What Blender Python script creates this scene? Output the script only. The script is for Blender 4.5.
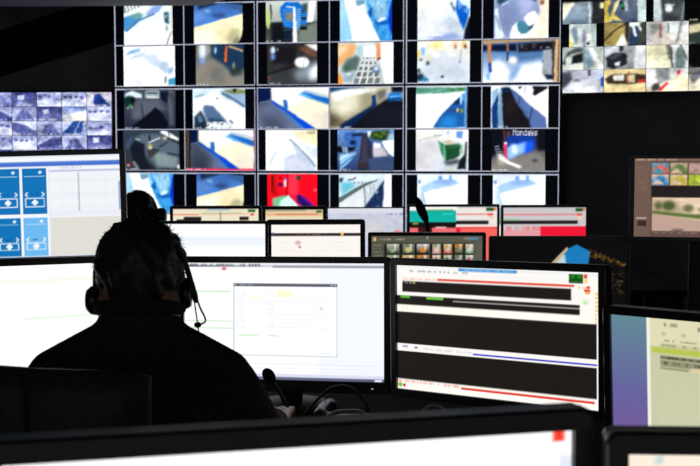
import bpy, bmesh, math, random
import numpy as np
from mathutils import Vector, Matrix, Euler

for o in list(bpy.data.objects):
    bpy.data.objects.remove(o)
SC = bpy.context.scene
COL = SC.collection
R = math.radians
rnd = random.Random(7)

# ------------------------------------------------------------------ camera, world, exposure
CAM_H, FPX = 1.45, 1187.0
cd = bpy.data.cameras.new('camera')
cd.sensor_width = 36.0
cd.lens = FPX / 700.0 * 36.0
cd.clip_start, cd.clip_end = 0.05, 60
cd.dof.use_dof = True
cd.dof.focus_distance = 3.2
cd.dof.aperture_fstop = 11.0
cam = bpy.data.objects.new('camera', cd)
COL.objects.link(cam)
cam.location = (0, 0, CAM_H)
cam.rotation_euler = (R(90) - math.atan(83 / FPX), 0, 0)
SC.camera = cam
wd = bpy.data.worlds.new('dim_room_air')
SC.world = wd
wd.use_nodes = True
wd.node_tree.nodes['Background'].inputs[0].default_value = (0.9, 0.92, 1.0, 1)
wd.node_tree.nodes['Background'].inputs[1].default_value = 0.3
vs = SC.view_settings
vs.view_transform = 'Standard'
vs.look = 'None'
vs.exposure = 0.0
vs.gamma = 1.0
vs.use_curve_mapping = False


# ------------------------------------------------------------------ materials
def pmat(name, col, rough=0.6, metal=0.0, spec=0.5, noise=0.25, scale=30.0, bump=0.0):
    m = bpy.data.materials.new(name)
    m.use_nodes = True
    nt = m.node_tree
    b = nt.nodes['Principled BSDF']
    b.inputs['Roughness'].default_value = rough
    b.inputs['Metallic'].default_value = metal
    b.inputs['Specular IOR Level'].default_value = spec
    tc = nt.nodes.new('ShaderNodeTexCoord')
    nz = nt.nodes.new('ShaderNodeTexNoise')
    nz.inputs['Scale'].default_value = scale
    nz.inputs['Detail'].default_value = 3
    nt.links.new(tc.outputs['Object'], nz.inputs['Vector'])
    rp = nt.nodes.new('ShaderNodeValToRGB')
    rp.color_ramp.elements[0].position = 0.3
    rp.color_ramp.elements[1].position = 0.7
    rp.color_ramp.elements[0].color = tuple(c * (1 - noise) for c in col) + (1,)
    rp.color_ramp.elements[1].color = tuple(min(1, c * (1 + noise)) for c in col) + (1,)
    nt.links.new(nz.outputs['Fac'], rp.inputs['Fac'])
    nt.links.new(rp.outputs['Color'], b.inputs['Base Color'])
    if bump:
        bp = nt.nodes.new('ShaderNodeBump')
        bp.inputs['Strength'].default_value = bump
        bp.inputs['Distance'].default_value = 0.004
        nt.links.new(nz.outputs['Fac'], bp.inputs['Height'])
        nt.links.new(bp.outputs['Normal'], b.inputs['Normal'])
    return m


def emat(name, strength):
    m = bpy.data.materials.new(name)
    m.use_nodes = True
    nt = m.node_tree
    b = nt.nodes['Principled BSDF']
    b.inputs['Base Color'].default_value = (0.004, 0.004, 0.004, 1)
    b.inputs['Roughness'].default_value = 0.35
    b.inputs['Specular IOR Level'].default_value = 0.25
    a = nt.nodes.new('ShaderNodeAttribute')
    a.attribute_name = 'picture'
    nt.links.new(a.outputs['Color'], b.inputs['Emission Color'])
    b.inputs['Emission Strength'].default_value = strength
    return m


M = {
    'plastic': pmat('black_monitor_plastic', (0.016, 0.0152, 0.015), 0.33, noise=0.15, scale=60),
    'gloss': pmat('satin_black_plastic', (0.007, 0.007, 0.008), 0.5, noise=0.1),
    'grey_plastic': pmat('grey_plastic', (0.12, 0.12, 0.13), 0.45),
    'wall': pmat('dark_painted_wall', (0.30, 0.30, 0.32), 0.85, noise=0.12, scale=5, bump=0.05),
    'black_wall': pmat('matte_black', (0.004, 0.004, 0.006), 0.9, noise=0.1, scale=8),
    'ceil': pmat('grey_ceiling_board', (0.34, 0.33, 0.36), 0.8, noise=0.08, scale=6),
    'floor': pmat('dark_carpet', (0.020, 0.020, 0.022), 0.95, noise=0.4, scale=220, bump=0.3),
    'desk': pmat('dark_laminate', (0.009, 0.0085, 0.008), 0.75, spec=0.12, noise=0.3, scale=14),
    'steel': pmat('black_powder_coated_steel', (0.012, 0.012, 0.013), 0.5, noise=0.1),
    'jacket': pmat('black_woven_jacket', (0.036, 0.033, 0.031), 0.95, spec=0.1, noise=0.35, scale=120, bump=0.2),
    'shirt': pmat('navy_cuff_cloth', (0.02, 0.028, 0.07), 0.9, noise=0.3, scale=120),
    'trousers': pmat('dark_trouser_cloth', (0.012, 0.012, 0.016), 0.9, noise=0.3, scale=120),
    'skin': pmat('skin', (0.32, 0.17, 0.11), 0.5, noise=0.1, scale=40),
    'hair': pmat('black_hair', (0.022, 0.018, 0.016), 0.5, noise=0.4, scale=160),
    'eye': pmat('eye_white', (0.7, 0.68, 0.65), 0.2, noise=0.02),
    'leather': pmat('black_leatherette', (0.034, 0.032, 0.030), 0.55, spec=0.3, noise=0.3, scale=90, bump=0.15),
    'foam': pmat('black_foam', (0.007, 0.007, 0.007), 1.0, spec=0.1, noise=0.5, scale=300, bump=0.4),
    'rubber': pmat('black_rubber', (0.008, 0.008, 0.008), 0.7),
    'cable': pmat('pale_cable', (0.22, 0.20, 0.18), 0.5, noise=0.1),
    'orange': pmat('orange_plastic', (0.45, 0.09, 0.02), 0.5, noise=0.1),
    'white_plastic': pmat('off_white_plastic', (0.55, 0.54, 0.52), 0.5, noise=0.05),
    'chrome': pmat('brushed_metal', (0.3, 0.3, 0.31), 0.35, metal=1.0, noise=0.1),
    'screen': emat('lit_monitor_screen', 1.08),
    'feed': emat('lit_camera_picture', 1.0),
    'wall_feed': emat('lit_video_wall_picture', 1.12),
}
ledm = bpy.data.materials.new('power_led')
ledm.use_nodes = True
ledm.node_tree.nodes['Principled BSDF'].inputs['Emission Color'].default_value = (0.5, 0.7, 1, 1)
ledm.node_tree.nodes['Principled BSDF'].inputs['Emission Strength'].default_value = 0.6
M['led'] = ledm


# ------------------------------------------------------------------ scene helpers
def link(name, me, mat=None, parent=None, smooth=False):
    o = bpy.data.objects.new(name, me)
    COL.objects.link(o)
    if mat is not None and not me.materials:
        me.materials.append(M[mat])
    if smooth:
        me.polygons.foreach_set('use_smooth', [True] * len(me.polygons))
    if parent is not None:
        o.parent = parent
    return o


def from_bm(name, bm, mat, parent=None, smooth=False):
    me = bpy.data.meshes.new(name)
    bm.normal_update()
    bm.to_mesh(me)
    bm.free()
    return link(name, me, mat, parent, smooth)


def empty(name, loc, rz=0, label=None, cat=None, group=None):
    o = bpy.data.objects.new(name, None)
    COL.objects.link(o)
    o.location = loc
    o.rotation_euler = (0, 0, rz)
    o.empty_display_size = 0.1
    tag(o, label, cat, group)
    return o


def tag(o, label=None, cat=None, group=None, kind=None):
    if label: o['label'] = label
    if cat: o['category'] = cat
    if group: o['group'] = group
    if kind: o['kind'] = kind
    return o


def bm_box(bm, c, s, bevel=0.0, mat=None, seg=2):
    """box centred at c with size s; mat = optional Matrix applied after"""
    r = bmesh.ops.create_cube(bm, size=1.0)
    vv = r['verts']
    for v in vv:
        v.co = Vector((v.co.x * s[0] + c[0], v.co.y * s[1] + c[1], v.co.z * s[2] + c[2]))
    if bevel:
        ee = list({e for v in vv for e in v.link_edges})
        rb = bmesh.ops.bevel(bm, geom=ee, offset=bevel, segments=seg, affect='EDGES', profile=0.5)
        vv = list({v for f in rb['faces'] for v in f.verts} | {v for v in vv if v.is_valid})
    if mat is not None:
        bmesh.ops.transform(bm, matrix=mat, verts=vv)
    return vv


def box(name, c, s, mat, parent=None, bevel=0.0, m=None, smooth=False):
    bm = bmesh.new()
    bm_box(bm, c, s, bevel, m)
    return from_bm(name, bm, mat, parent, smooth)


def bm_tube(bm, pts, rad, seg=10, cap=True):
    pts = [Vector(p) for p in pts]
    n = len(pts)
    rr = rad if isinstance(rad, (list, tuple)) else [rad] * n
    rings = []
    up = Vector((0.13, 0.31, 0.94)).normalized()
    for i, p in enumerate(pts):
        t = (pts[min(i + 1, n - 1)] - pts[max(i - 1, 0)]).normalized()
        a = t.cross(up)
        if a.length < 0.05:
            a = t.cross(Vector((1, 0, 0)))
        a.normalize()
        b = t.cross(a)
        rings.append([bm.verts.new(p + rr[i] * (math.cos(2 * math.pi * k / seg) * a + math.sin(2 * math.pi * k / seg) * b)) for k in range(seg)])
    for i in range(n - 1):
        for k in range(seg):
            bm.faces.new((rings[i][k], rings[i][(k + 1) % seg], rings[i + 1][(k + 1) % seg], rings[i + 1][k]))
    if cap:
        bm.faces.new(rings[0][::-1])
        bm.faces.new(rings[-1])
    return rings


def smooth_path(pts, n=24):
    pts = [Vector(p) for p in pts]
    q = [pts[0]] + pts + [pts[-1]]
    out = []
    seg = len(pts) - 1
    for i in range(n + 1):
        t = i / n * seg
        k = min(int(t), seg - 1)
        f = t - k
        a, b, c, d = q[k], q[k + 1], q[k + 2], q[k + 3]
        out.append(0.5 * ((2 * b) + (c - a) * f + (2 * a - 5 * b + 4 * c - d) * f * f + (3 * b - a - 3 * c + d) * f ** 3))
    return out


def tube(name, pts, rad, mat, parent=None, seg=10):
    bm = bmesh.new()
    bm_tube(bm, pts, rad, seg)
    bmesh.ops.recalc_face_normals(bm, faces=bm.faces)
    return from_bm(name, bm, mat, parent, True)


def lathe(name, prof, mat, parent=None, seg=24, m=None):
    bm = bmesh.new()
    rings = []
    for r, z in prof:
        rings.append([bm.verts.new((r * math.cos(2 * math.pi * k / seg), r * math.sin(2 * math.pi * k / seg), z)) for k in range(seg)])
    for i in range(len(prof) - 1):
        for k in range(seg):
            bm.faces.new((rings[i][k], rings[i][(k + 1) % seg], rings[i + 1][(k + 1) % seg], rings[i + 1][k]))
    bm.faces.new(rings[0][::-1])
    bm.faces.new(rings[-1])
    if m is not None:
        bmesh.ops.transform(bm, matrix=m, verts=bm.verts)
    bmesh.ops.recalc_face_normals(bm, faces=bm.faces)
    return from_bm(name, bm, mat, parent, True)


def copy_tree(o, parent=None):
    c = o.copy()
    COL.objects.link(c)
    if parent is not None:
        c.parent = parent
    for ch in list(o.children):
        copy_tree(ch, c)
    return c


# ------------------------------------------------------------------ painter for what the screens show
FONT = {'M': '10001 11011 10101 10101 10001 10001 10001', 'o': '00000 00000 01110 10001 10001 10001 01110',
        'n': '00000 00000 11110 10001 10001 10001 10001', 'd': '00001 00001 01111 10001 10001 10001 01111',
        'a': '00000 00000 01110 00001 01111 10001 01111', 'y': '00000 10001 10001 10001 01111 00001 01110',
        's': '00000 00000 01111 10000 01110 00001 11110'}


class Pic:
    SS = 3

    def __init__(s, w, h, col=(0, 0, 0), seed=1):
        s.w, s.h = w, h
        s.a = np.empty((h * s.SS, w * s.SS, 3))
        s.a[:] = col
        s.rng = np.random.RandomState(seed)
        s.H, s.W = s.a.shape[:2]

    def grad(s, c0, c1, vert=True, box=(0, 0, 1, 1)):
        x0, y0, x1, y1 = s._b(box)
        n = (y1 - y0) if vert else (x1 - x0)
        if n <= 0: return s
        t = np.linspace(0, 1, n)[:, None]
        g = np.array(c0) * (1 - t) + np.array(c1) * t
        s.a[y0:y1, x0:x1] = g[:, None] if vert else g[None]
        return s

    def _b(s, b):
        c = lambda v, m: int(max(0, min(m, round(v * m))))
        return c(b[0], s.W), c(b[1], s.H), c(b[2], s.W), c(b[3], s.H)

    def rect(s, col, x0, y0, x1, y1, al=1.0):
        a, b, c, d = s._b((x0, y0, x1, y1))
        if c <= a: c = min(s.W, a + 1)
        if d <= b: d = min(s.H, b + 1)
        s.a[b:d, a:c] = s.a[b:d, a:c] * (1 - al) + np.array(col, float) * al
        return s

    def win(s, x0, y0, x1, y1, b):
        """pixel window around a shape with room for its blur"""
        r = 2 * int(b * s.W) + 2
        return (max(0, int(x0 * s.W) - r), max(0, int(y0 * s.H) - r), min(s.W, int(x1 * s.W) + r + 1), min(s.H, int(y1 * s.H) + r + 1))

    @staticmethod
    def _blur(m, r):
        if r < 1: return m
        for ax in (0, 1):
            q = np.pad(m, [(r + 1, r) if k == ax else (0, 0) for k in range(m.ndim)], mode='edge')
            c = np.cumsum(q, axis=ax)
            n = m.shape[ax]
            m = (np.take(c, range(2 * r + 1, 2 * r + 1 + n), ax) - np.take(c, range(0, n), ax)) / (2 * r + 1)
        return m

    def put(s, m, w, col, b=0.0, al=1.0):
        r = int(b * s.W)
        if r:
            m = s._blur(s._blur(m, r), r)
        m = (m * al)[..., None]
        v = s.a[w[1]:w[3], w[0]:w[2]]
        v += (np.array(col, float) - v) * m
        return s

    def poly(s, col, pts, b=0.0, al=1.0):
        p = np.array(pts, float)
        w = s.win(p[:, 0].min(), p[:, 1].min(), p[:, 0].max(), p[:, 1].max(), b)
        if w[2] <= w[0] or w[3] <= w[1]: return s
        p = p * (s.W, s.H)
        x = np.arange(w[0], w[2]) + 0.5
        y = np.arange(w[1], w[3])[:, None] + 0.5
        m = np.zeros((w[3] - w[1], w[2] - w[0]), bool)
        n = len(p)
        for i in range(n):
            (xa, ya), (xb, yb) = p[i], p[(i + 1) % n]
            if ya == yb: continue
            m ^= ((ya > y) != (yb > y)) & (x < (xb - xa) * (y - ya) / (yb - ya) + xa)
        return s.put(m.astype(float), w, col, b, al)

    def ell(s, col, cx, cy, rx, ry, b=0.0, al=1.0):
        w = s.win(cx - rx, cy - ry, cx + rx, cy + ry, b)
        if w[2] <= w[0] or w[3] <= w[1]: return s
        x = (np.arange(w[0], w[2]) + 0.5) / s.W
        y = ((np.arange(w[1], w[3]) + 0.5) / s.H)[:, None]
        return s.put((((x - cx) / rx) ** 2 + ((y - cy) / ry) ** 2 < 1).astype(float), w, col, b, al)

    def line(s, col, wd, pts, b=0.0, al=1.0):
        asp = s.W / s.H
        for (x0, y0), (x1, y1) in zip(pts[:-1], pts[1:]):
            dx, dy = (x1 - x0) * asp, (y1 - y0)
            L = math.hypot(dx, dy) or 1
            nx, ny = -dy / L * wd / 2 / asp * asp / asp, dx / L * wd / 2
            s.poly(col, [(x0 + nx, y0 + ny), (x1 + nx, y1 + ny), (x1 - nx, y1 - ny), (x0 - nx, y0 - ny)], b, al)
        return s

    def noise(s, amt, n=12, box=(0, 0, 1, 1)):
        x0, y0, x1, y1 = s._b(box)
        w, h = x1 - x0, y1 - y0
        if w < 2 or h < 2: return s
        k = np.zeros((h, w))
        for o in range(3):
            nn = int(n * 1.5) * 2 ** o
            g = s.rng.rand(nn + 2, nn + 2)
            u, v = np.linspace(0, nn, w), np.linspace(0, nn, h)[:, None]
            iu, iv = u.astype(int), v.astype(int)
            fu, fv = u - iu, v - iv
            k += (g[iv, iu] * (1 - fu) * (1 - fv) + g[iv, iu + 1] * fu * (1 - fv) + g[iv + 1, iu] * (1 - fu) * fv + g[iv + 1, iu + 1] * fu * fv - 0.5) / 1.5 ** o
        s.a[y0:y1, x0:x1] += (k * amt * 0.75)[..., None]
        return s

    def text(s, t, col, x, y, hgt, al=1.0, sx=1.0):
        px = hgt / 7.0
        pw = px * s.H / s.W * sx
        for ch in t:
            for j, row in enumerate(FONT[ch].split()):
                for i, b in enumerate(row):
                    if b == '1':
                        s.rect(col, x + i * pw, y + j * px, x + (i + 1) * pw, y + (j + 1) * px, al)
            x += 6 * pw
        return s

    def scrib(s, col, x0, y0, x1, y1, al=0.8, n=None):
        """an unreadably small line of type"""
        n = n or max(3, int((x1 - x0) * s.W / 5))
        e = np.linspace(x0, x1, n + 1)
        for i in range(n):
            if s.rng.rand() < 0.68:
                s.rect(col, e[i], y0, e[i + 1] - (x1 - x0) / n * 0.2, y1, al * (0.5 + 0.5 * s.rng.rand()))
        return s

    def field(s, n):
        g = s.rng.rand(n + 2, n + 2) - 0.5
        u, v = np.linspace(0, n, s.W), np.linspace(0, n, s.H)[:, None]
        iu, iv = u.astype(int), v.astype(int)
        fu, fv = u - iu, v - iv
        fu, fv = fu * fu * (3 - 2 * fu), fv * fv * (3 - 2 * fv)
        return g[iv, iu] * (1 - fu) * (1 - fv) + g[iv, iu + 1] * fu * (1 - fv) + g[iv + 1, iu] * (1 - fu) * fv + g[iv + 1, iu + 1] * fu * fv

    def finish(s, warp=0.012, curve=0.08, bloom=0.15, sat=1.04, barrel=0.0, relief=0.1):
        """cheap-camera look: bent lens, uneven exposure, hard contrast, glowing highlights"""
        x, y = np.meshgrid(np.linspace(-1, 1, s.W), np.linspace(-1, 1, s.H))
        k = 1 - barrel * (1 - (x * x + y * y) / 2)
        x, y = x * k, y * k
        x = x + warp * (s.field(7) + .7 * s.field(17)) * 2
        y = y + warp * (s.field(7) + .7 * s.field(17)) * 2
        xi = np.clip(((x + 1) / 2 * s.W).astype(int), 0, s.W - 1)
        yi = np.clip(((y + 1) / 2 * s.H).astype(int), 0, s.H - 1)
        a = np.clip(s.a[yi, xi], 0, 255) / 255
        f = 1 + relief * (s.field(3) + .6 * s.field(8) + .5 * s.field(19) + .35 * s.field(33))
        a = a * np.clip(f, .5, 1.4)[..., None]
        a = np.clip(a, 0, 1)
        a = (1 - curve) * a + curve * a * a * (3 - 2 * a)
        l = a.mean(2, keepdims=True)
        a = l + (a - l) * sat
        h = np.clip(a - .72, 0, 1)
        r = max(2, int(s.W * .025))
        a = a + bloom * s._blur(s._blur(h, r), r)
        s.a = s._blur(s._blur(np.clip(a, 0, 1), 1), 1) * 255
        return s

    def out(s):
        a = np.clip(s.a, 0, 255) / 255.0
        a = a.reshape(s.h, s.SS, s.w, s.SS, 3).mean((1, 3))
        return np.where(a <= 0.04045, a / 12.92, ((a + 0.055) / 1.055) ** 2.4)


def picture_mesh(name, pic, w, h, cx=0.0, cz=0.0, y=0.0, mat='screen', parent=None):
    """a flat lit picture w x h facing -Y, one colour sample for each mesh corner"""
    c = pic.out()
    nh, nw = c.shape[:2]
    X, Z = np.meshgrid(np.linspace(-w / 2, w / 2, nw) + cx, np.linspace(h / 2, -h / 2, nh) + cz)
    co = np.stack([X, np.full_like(X, y), Z], -1).reshape(-1, 3)
    i = np.arange(nh * nw).reshape(nh, nw)
    f = np.stack([i[1:, :-1], i[1:, 1:], i[:-1, 1:], i[:-1, :-1]], -1).reshape(-1, 4)
    me = bpy.data.meshes.new(name)
    me.vertices.add(len(co)); me.vertices.foreach_set('co', co.ravel())
    me.loops.add(f.size); me.loops.foreach_set('vertex_index', f.ravel().astype(np.int32))
    me.polygons.add(len(f)); me.polygons.foreach_set('loop_start', np.arange(0, f.size, 4, dtype=np.int32))
    me.update(calc_edges=True)
    at = me.color_attributes.new('picture', 'FLOAT_COLOR', 'POINT')
    at.data.foreach_set('color', np.concatenate([c.reshape(-1, 3), np.ones((len(co), 1))], 1).ravel().astype(np.float32))
    return link(name, me, mat, parent)


# ------------------------------------------------------------------ the room
def struct(o):
    o['kind'] = 'structure'
    return o


struct(box('floor', (0, 3.5, -0.05), (12, 14, 0.1), 'floor'))
WSL = -0.194          # the back wall and the video wall stand at this slope to the camera
wall_yaw = math.atan(WSL)


def wall_y(x, off=0.0):
    return 8.08 + WSL * x + off / math.cos(wall_yaw)


o = struct(box('wall_back', (0, 0.06, 1.5), (13, 0.12, 3.0), 'wall'))
o.location = (0, wall_y(0, 0.42), 0); o.rotation_euler.z = wall_yaw
struct(box('wall_left', (-4.6, 3.9, 1.5), (0.12, 11.3, 3.0), 'wall'))
struct(box('wall_right', (4.2, 3.0, 1.5), (0.12, 9.3, 3.0), 'wall'))
struct(box('ceiling', (0, 3.5, 3.06), (12, 14, 0.12), 'black_wall'))
# lowered soffit whose angled corner hides the top of the first video wall column
bm = bmesh.new()
pp = [(-4.5, 2.0), (-4.5, 8.04), (-2.32, 7.96), (-0.96, 7.91), (-0.74, 7.52), (-0.74, 2.0)]
a = [bm.verts.new((x, y, 2.40)) for x, y in pp]
b = [bm.verts.new((x, y, 2.52)) for x, y in pp]
bm.faces.new(a); bm.faces.new(b[::-1])
for i in range(len(pp)):
    j = (i + 1) % len(pp)
    bm.faces.new((a[i], b[i], b[j], a[j]))
bmesh.ops.recalc_face_normals(bm, faces=bm.faces)
struct(from_bm('ceiling_soffit', bm, 'ceil'))
# thin black box sloping as a band across the left of the back wall
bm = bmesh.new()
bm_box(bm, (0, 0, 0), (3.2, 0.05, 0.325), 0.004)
o = struct(from_bm('black_band_1', bm, 'black_wall'))
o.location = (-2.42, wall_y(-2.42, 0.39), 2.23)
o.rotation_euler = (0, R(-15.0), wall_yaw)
struct(box('baseboard_back', (0, -0.01, 0.05), (13, 0.02, 0.1), 'black_wall')).location = (0, wall_y(0, 0.41), 0)
bpy.data.objects['baseboard_back'].rotation_euler.z = wall_yaw


# ------------------------------------------------------------------ camera pictures of the video wall
def cap(p, col=(245, 245, 250)):
    p.scrib(col, 0.01, 0.945, 0.3, 0.985, 0.75, 9)
    return p


def corridor(p):
    p.grad((34, 40, 58), (128, 142, 170))
    p.poly((100, 112, 140), [(.04, .45), (.2, .36), (.55, .8), (.62, 1), (.3, 1), (.06, .8)], .05)
    p.poly((60, 64, 84), [(.05, .6), (.3, .75), (.4, 1), (.05, 1)], .06, .7)
    p.poly((244, 234, 208), [(.19, 0), (1, 0), (1, 1), (.8, 1), (.42, .55), (.2, .3)], .004)
    p.poly((255, 254, 248), [(.19, .0), (.6, .0), (.7, .2), (.42, .5), (.2, .28)], .05)
    p.poly((228, 220, 208), [(.7, .75), (1, .5), (1, 1), (.84, 1)], .06)
    p.poly((0, 72, 200), [(.19, .28), (.24, .33), (.43, .54), (.82, 1), (.66, 1), (.4, .58), (.2, .36)], .004)
    p.poly((70, 120, 200), [(.2, .34), (.4, .58), (.66, 1), (.6, 1), (.36, .62)], .02, .8)
    p.poly((42, 104, 192), [(.36, .29), (.42, .3), (.425, .56), (.37, .5)], .006)
    p.poly((235, 242, 250), [(.5, 0), (1, 0), (1, .2), (.64, .1)], .01)
    p.poly((20, 100, 185), [(.6, .13), (.66, .1), (1, .26), (1, .42), (.76, .28)], .012)
    p.poly((90, 165, 225), [(.54, .15), (.64, .14), (.8, .26), (.74, .28)], .012)
    p.line((150, 155, 170), .03, [(.66, .06), (1, .2)], .004, .7)
    p.poly((8, 24, 70), [(0, 0), (.185, 0), (.19, .28), (0, .36)], .008)
    p.line((110, 140, 180), .02, [(.03, .36), (.17, .32)], .006)


def f_street(p):
    p.grad((225, 238, 250), (254, 254, 255))
    p.poly((205, 225, 235), [(0, 0), (.85, 0), (.55, .3), (0, .68)], .02)
    p.poly((70, 140, 190), [(0, .3), (.25, .24), (.4, .32), (.06, .66), (0, .64)], .02)
    p.poly((110, 150, 150), [(.1, .28), (.3, .18), (.42, .26), (.25, .36)], .02)
    p.poly((140, 165, 215), [(.45, .24), (.6, .06), (.8, .02), (.74, .16), (.55, .3)], .015)
    p.poly((235, 235, 200), [(.33, .1), (.5, .08), (.46, .26), (.36, .2)], .02, .7)
    p.poly((90, 100, 90), [(0, 0), (.44, 0), (.3, .08), (0, .2)], .008, .6)
    for i in range(6): p.line((245, 250, 240), .04, [(.04 + .075 * i, .02), (.07 + .07 * i, .16 - .014 * i)], .003)
    p.line((250, 252, 255), .05, [(0, .27), (.5, .06)], .006)
    p.line((60, 95, 130), .03, [(.05, .66), (.3, .4), (.62, .24)], .008)
    p.poly((215, 228, 246), [(.1, .72), (.4, .45), (.68, .25), (.5, .45)], .03)
    p.poly((50, 85, 100), [(.82, .2), (.92, .2), (.93, .5), (.84, .46)], .012)
    p.ell((130, 165, 180), .87, .3, .03, .05, .01)
    p.ell((150, 165, 165), .88, .6, .035, .08, .012)
    p.line((95, 110, 120), .03, [(.98, .66), (.9, .9), (.87, 1)], .006)
    p.rect((190, 190, 160), .955, 0, .985, .62, .6)


def f_slope(p):
    p.grad((64, 104, 170), (80, 136, 210), True, (0, 0, 1, .62))
    p.poly((30, 50, 80), [(.08, 0), (.5, 0), (.5, .03), (.1, .16)], .015)
    p.poly((24, 40, 60), [(.45, 0), (1, 0), (1, .08), (.7, .02)], .012)
    p.poly((60, 90, 130), [(.6, .06), (1, .12), (1, .24), (.8, .14)], .02)
    p.ell((150, 190, 230), .28, .2, .07, .04, .02, .7)
    p.ell((46, 66, 110), .52, .31, .14, .06, .03, .8)
    p.poly((110, 150, 210), [(0, .2), (.2, .2), (.3, .4), (0, .5)], .04, .6)
    p.poly((240, 234, 198), [(0, .59), (.3, .5), (.65, .39), (1, .28), (1, 1), (0, 1)], .004)
    p.poly((246, 244, 224), [(0, .7), (.4, .56), (.5, 1), (0, 1)], .05)
    p.poly((240, 222, 180), [(.5, .7), (.8, .55), (.75, .85), (.5, .9)], .05)
    p.poly((186, 184, 144), [(.66, .9), (.8, .62), (.95, .66), (.94, 1), (.75, 1)], .03)
    p.poly((120, 120, 96), [(.8, .95), (.9, .8), (.93, 1), (.82, 1)], .02, .7)
    p.poly((10, 12, 18), [(1, .66), (.98, .8), (.9, 1), (1, 1)], .006)


def f_haze(p):
    p.grad((244, 248, 253), (248, 244, 246))
    p.poly((150, 192, 228), [(.02, .22), (.14, .1), (.32, .06), (.32, .14), (.1, .22)], .012)
    p.poly((90, 130, 170), [(.04, .2), (.16, .12), (.26, .1), (.16, .16)], .012, .7)
    p.poly((182, 208, 236), [(.02, .36), (.2, .24), (.42, .16), (.38, .24), (.18, .32)], .015)
    p.poly((208, 222, 244), [(.34, .22), (.6, .2), (.84, .4), (.88, .66), (.7, .55), (.5, .48)], .03)
    p.poly((190, 204, 228), [(.72, .4), (.86, .42), (.9, .62), (.8, .7), (.7, .54)], .02)
    p.line((252, 253, 255), .04, [(.64, .3), (.84, .38)], .01)
    p.line((252, 252, 254), .05, [(.42, .46), (.68, .56)], .02)
    p.poly((150, 180, 210), [(.86, .6), (.96, .5), (.96, .64), (.88, .72)], .015)
    p.poly((100, 110, 120), [(.8, .78), (.84, .74), (.82, .92), (.79, .94)], .006)
    p.poly((70, 150, 190), [(.86, .84), (1, .78), (1, .98), (.87, .98)], .015)
    p.poly((232, 226, 228), [(.1, .7), (.3, .7), (.35, .95), (.15, .95)], .05, .7)


def f_shed(p):
    p.grad((80, 92, 104), (150, 146, 132))
    p.poly((30, 56, 84), [(.3, 0), (1, 0), (1, .6), (.75, .75), (.6, .5), (.32, .3)], .03)
    p.poly((136, 130, 120), [(.02, .5), (.3, .35), (.55, .55), (.75, .8), (.7, 1), (.02, 1)], .06)
    p.poly((110, 116, 112), [(.3, .6), (.55, .6), (.6, .9), (.3, .9)], .06)
    p.ell((238, 248, 255), .14, .14, .08, .22, .04)
    p.ell((130, 170, 235), .14, .4, .06, .06, .03)
    p.ell((205, 180, 150), .27, .1, .04, .14, .03, .6)
    p.ell((170, 205, 235), .41, .14, .025, .09, .012)
    p.poly((230, 104, 44), [(.62, .03), (.66, .04), (.64, .43), (.595, .42)], .005)
    p.line((196, 186, 150), .03, [(.68, .04), (.98, .17)], .004)
    p.line((200, 120, 60), .014, [(.7, .03), (.98, .14)], .003)
    p.ell((140, 140, 130), .79, .53, .028, .1, .012)
    p.poly((46, 56, 54), [(.72, .6), (.95, .5), (.95, .75), (.75, .78)], .03, .8)
    p.poly((120, 100, 60), [(0, 0), (.04, 0), (.04, .2), (0, .2)], .004)


def f_darkyard(p):
    p.grad((70, 78, 92), (36, 42, 60))
    p.poly((92, 96, 110), [(.25, .26), (.66, .26), (.84, .52), (.5, .6), (.3, .75), (.15, .75), (.15, .5)], .04)
    p.poly((12, 15, 28), [(.1, 1), (.24, .84), (.45, .64), (.61, .44), (.75, .62), (.86, .86), (.82, 1)], .006)
    p.poly((215, 230, 235), [(.02, .12), (.16, .04), (.34, .12), (.36, .22), (.2, .2), (.02, .2)], .012)
    p.poly((170, 182, 190), [(.42, .04), (.68, .02), (.7, .24), (.42, .24)], .012)
    p.line((70, 84, 92), .06, [(.44, .1), (.66, .1)], .006)
    p.line((60, 72, 84), .02, [(.42, .24), (.7, .24)], .004)
    p.line((225, 232, 235), .025, [(.44, .2), (.68, .2)], .004)
    p.ell((12, 46, 48), .1, .3, .1, .14, .02)
    p.ell((14, 16, 24), .17, .26, .05, .08, .012)
    for x, y in ((.08, .46), (.15, .45)): p.ell((225, 235, 190), x, y, .01, .035, .006)
    p.ell((70, 150, 90), .115, .4, .02, .04, .01)
    p.poly((14, 24, 48), [(.7, .05), (.86, .06), (.84, .36), (.72, .26)], .01)
    p.poly((110, 116, 120), [(.86, .14), (.94, .3), (.96, .9), (.88, .9), (.85, .4)], .02, .6)
    p.line((28, 32, 50), .025, [(.34, .36), (.37, .7)], .006)
    p.ell((150, 90, 50), .9, .06, .02, .03, .01)


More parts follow.
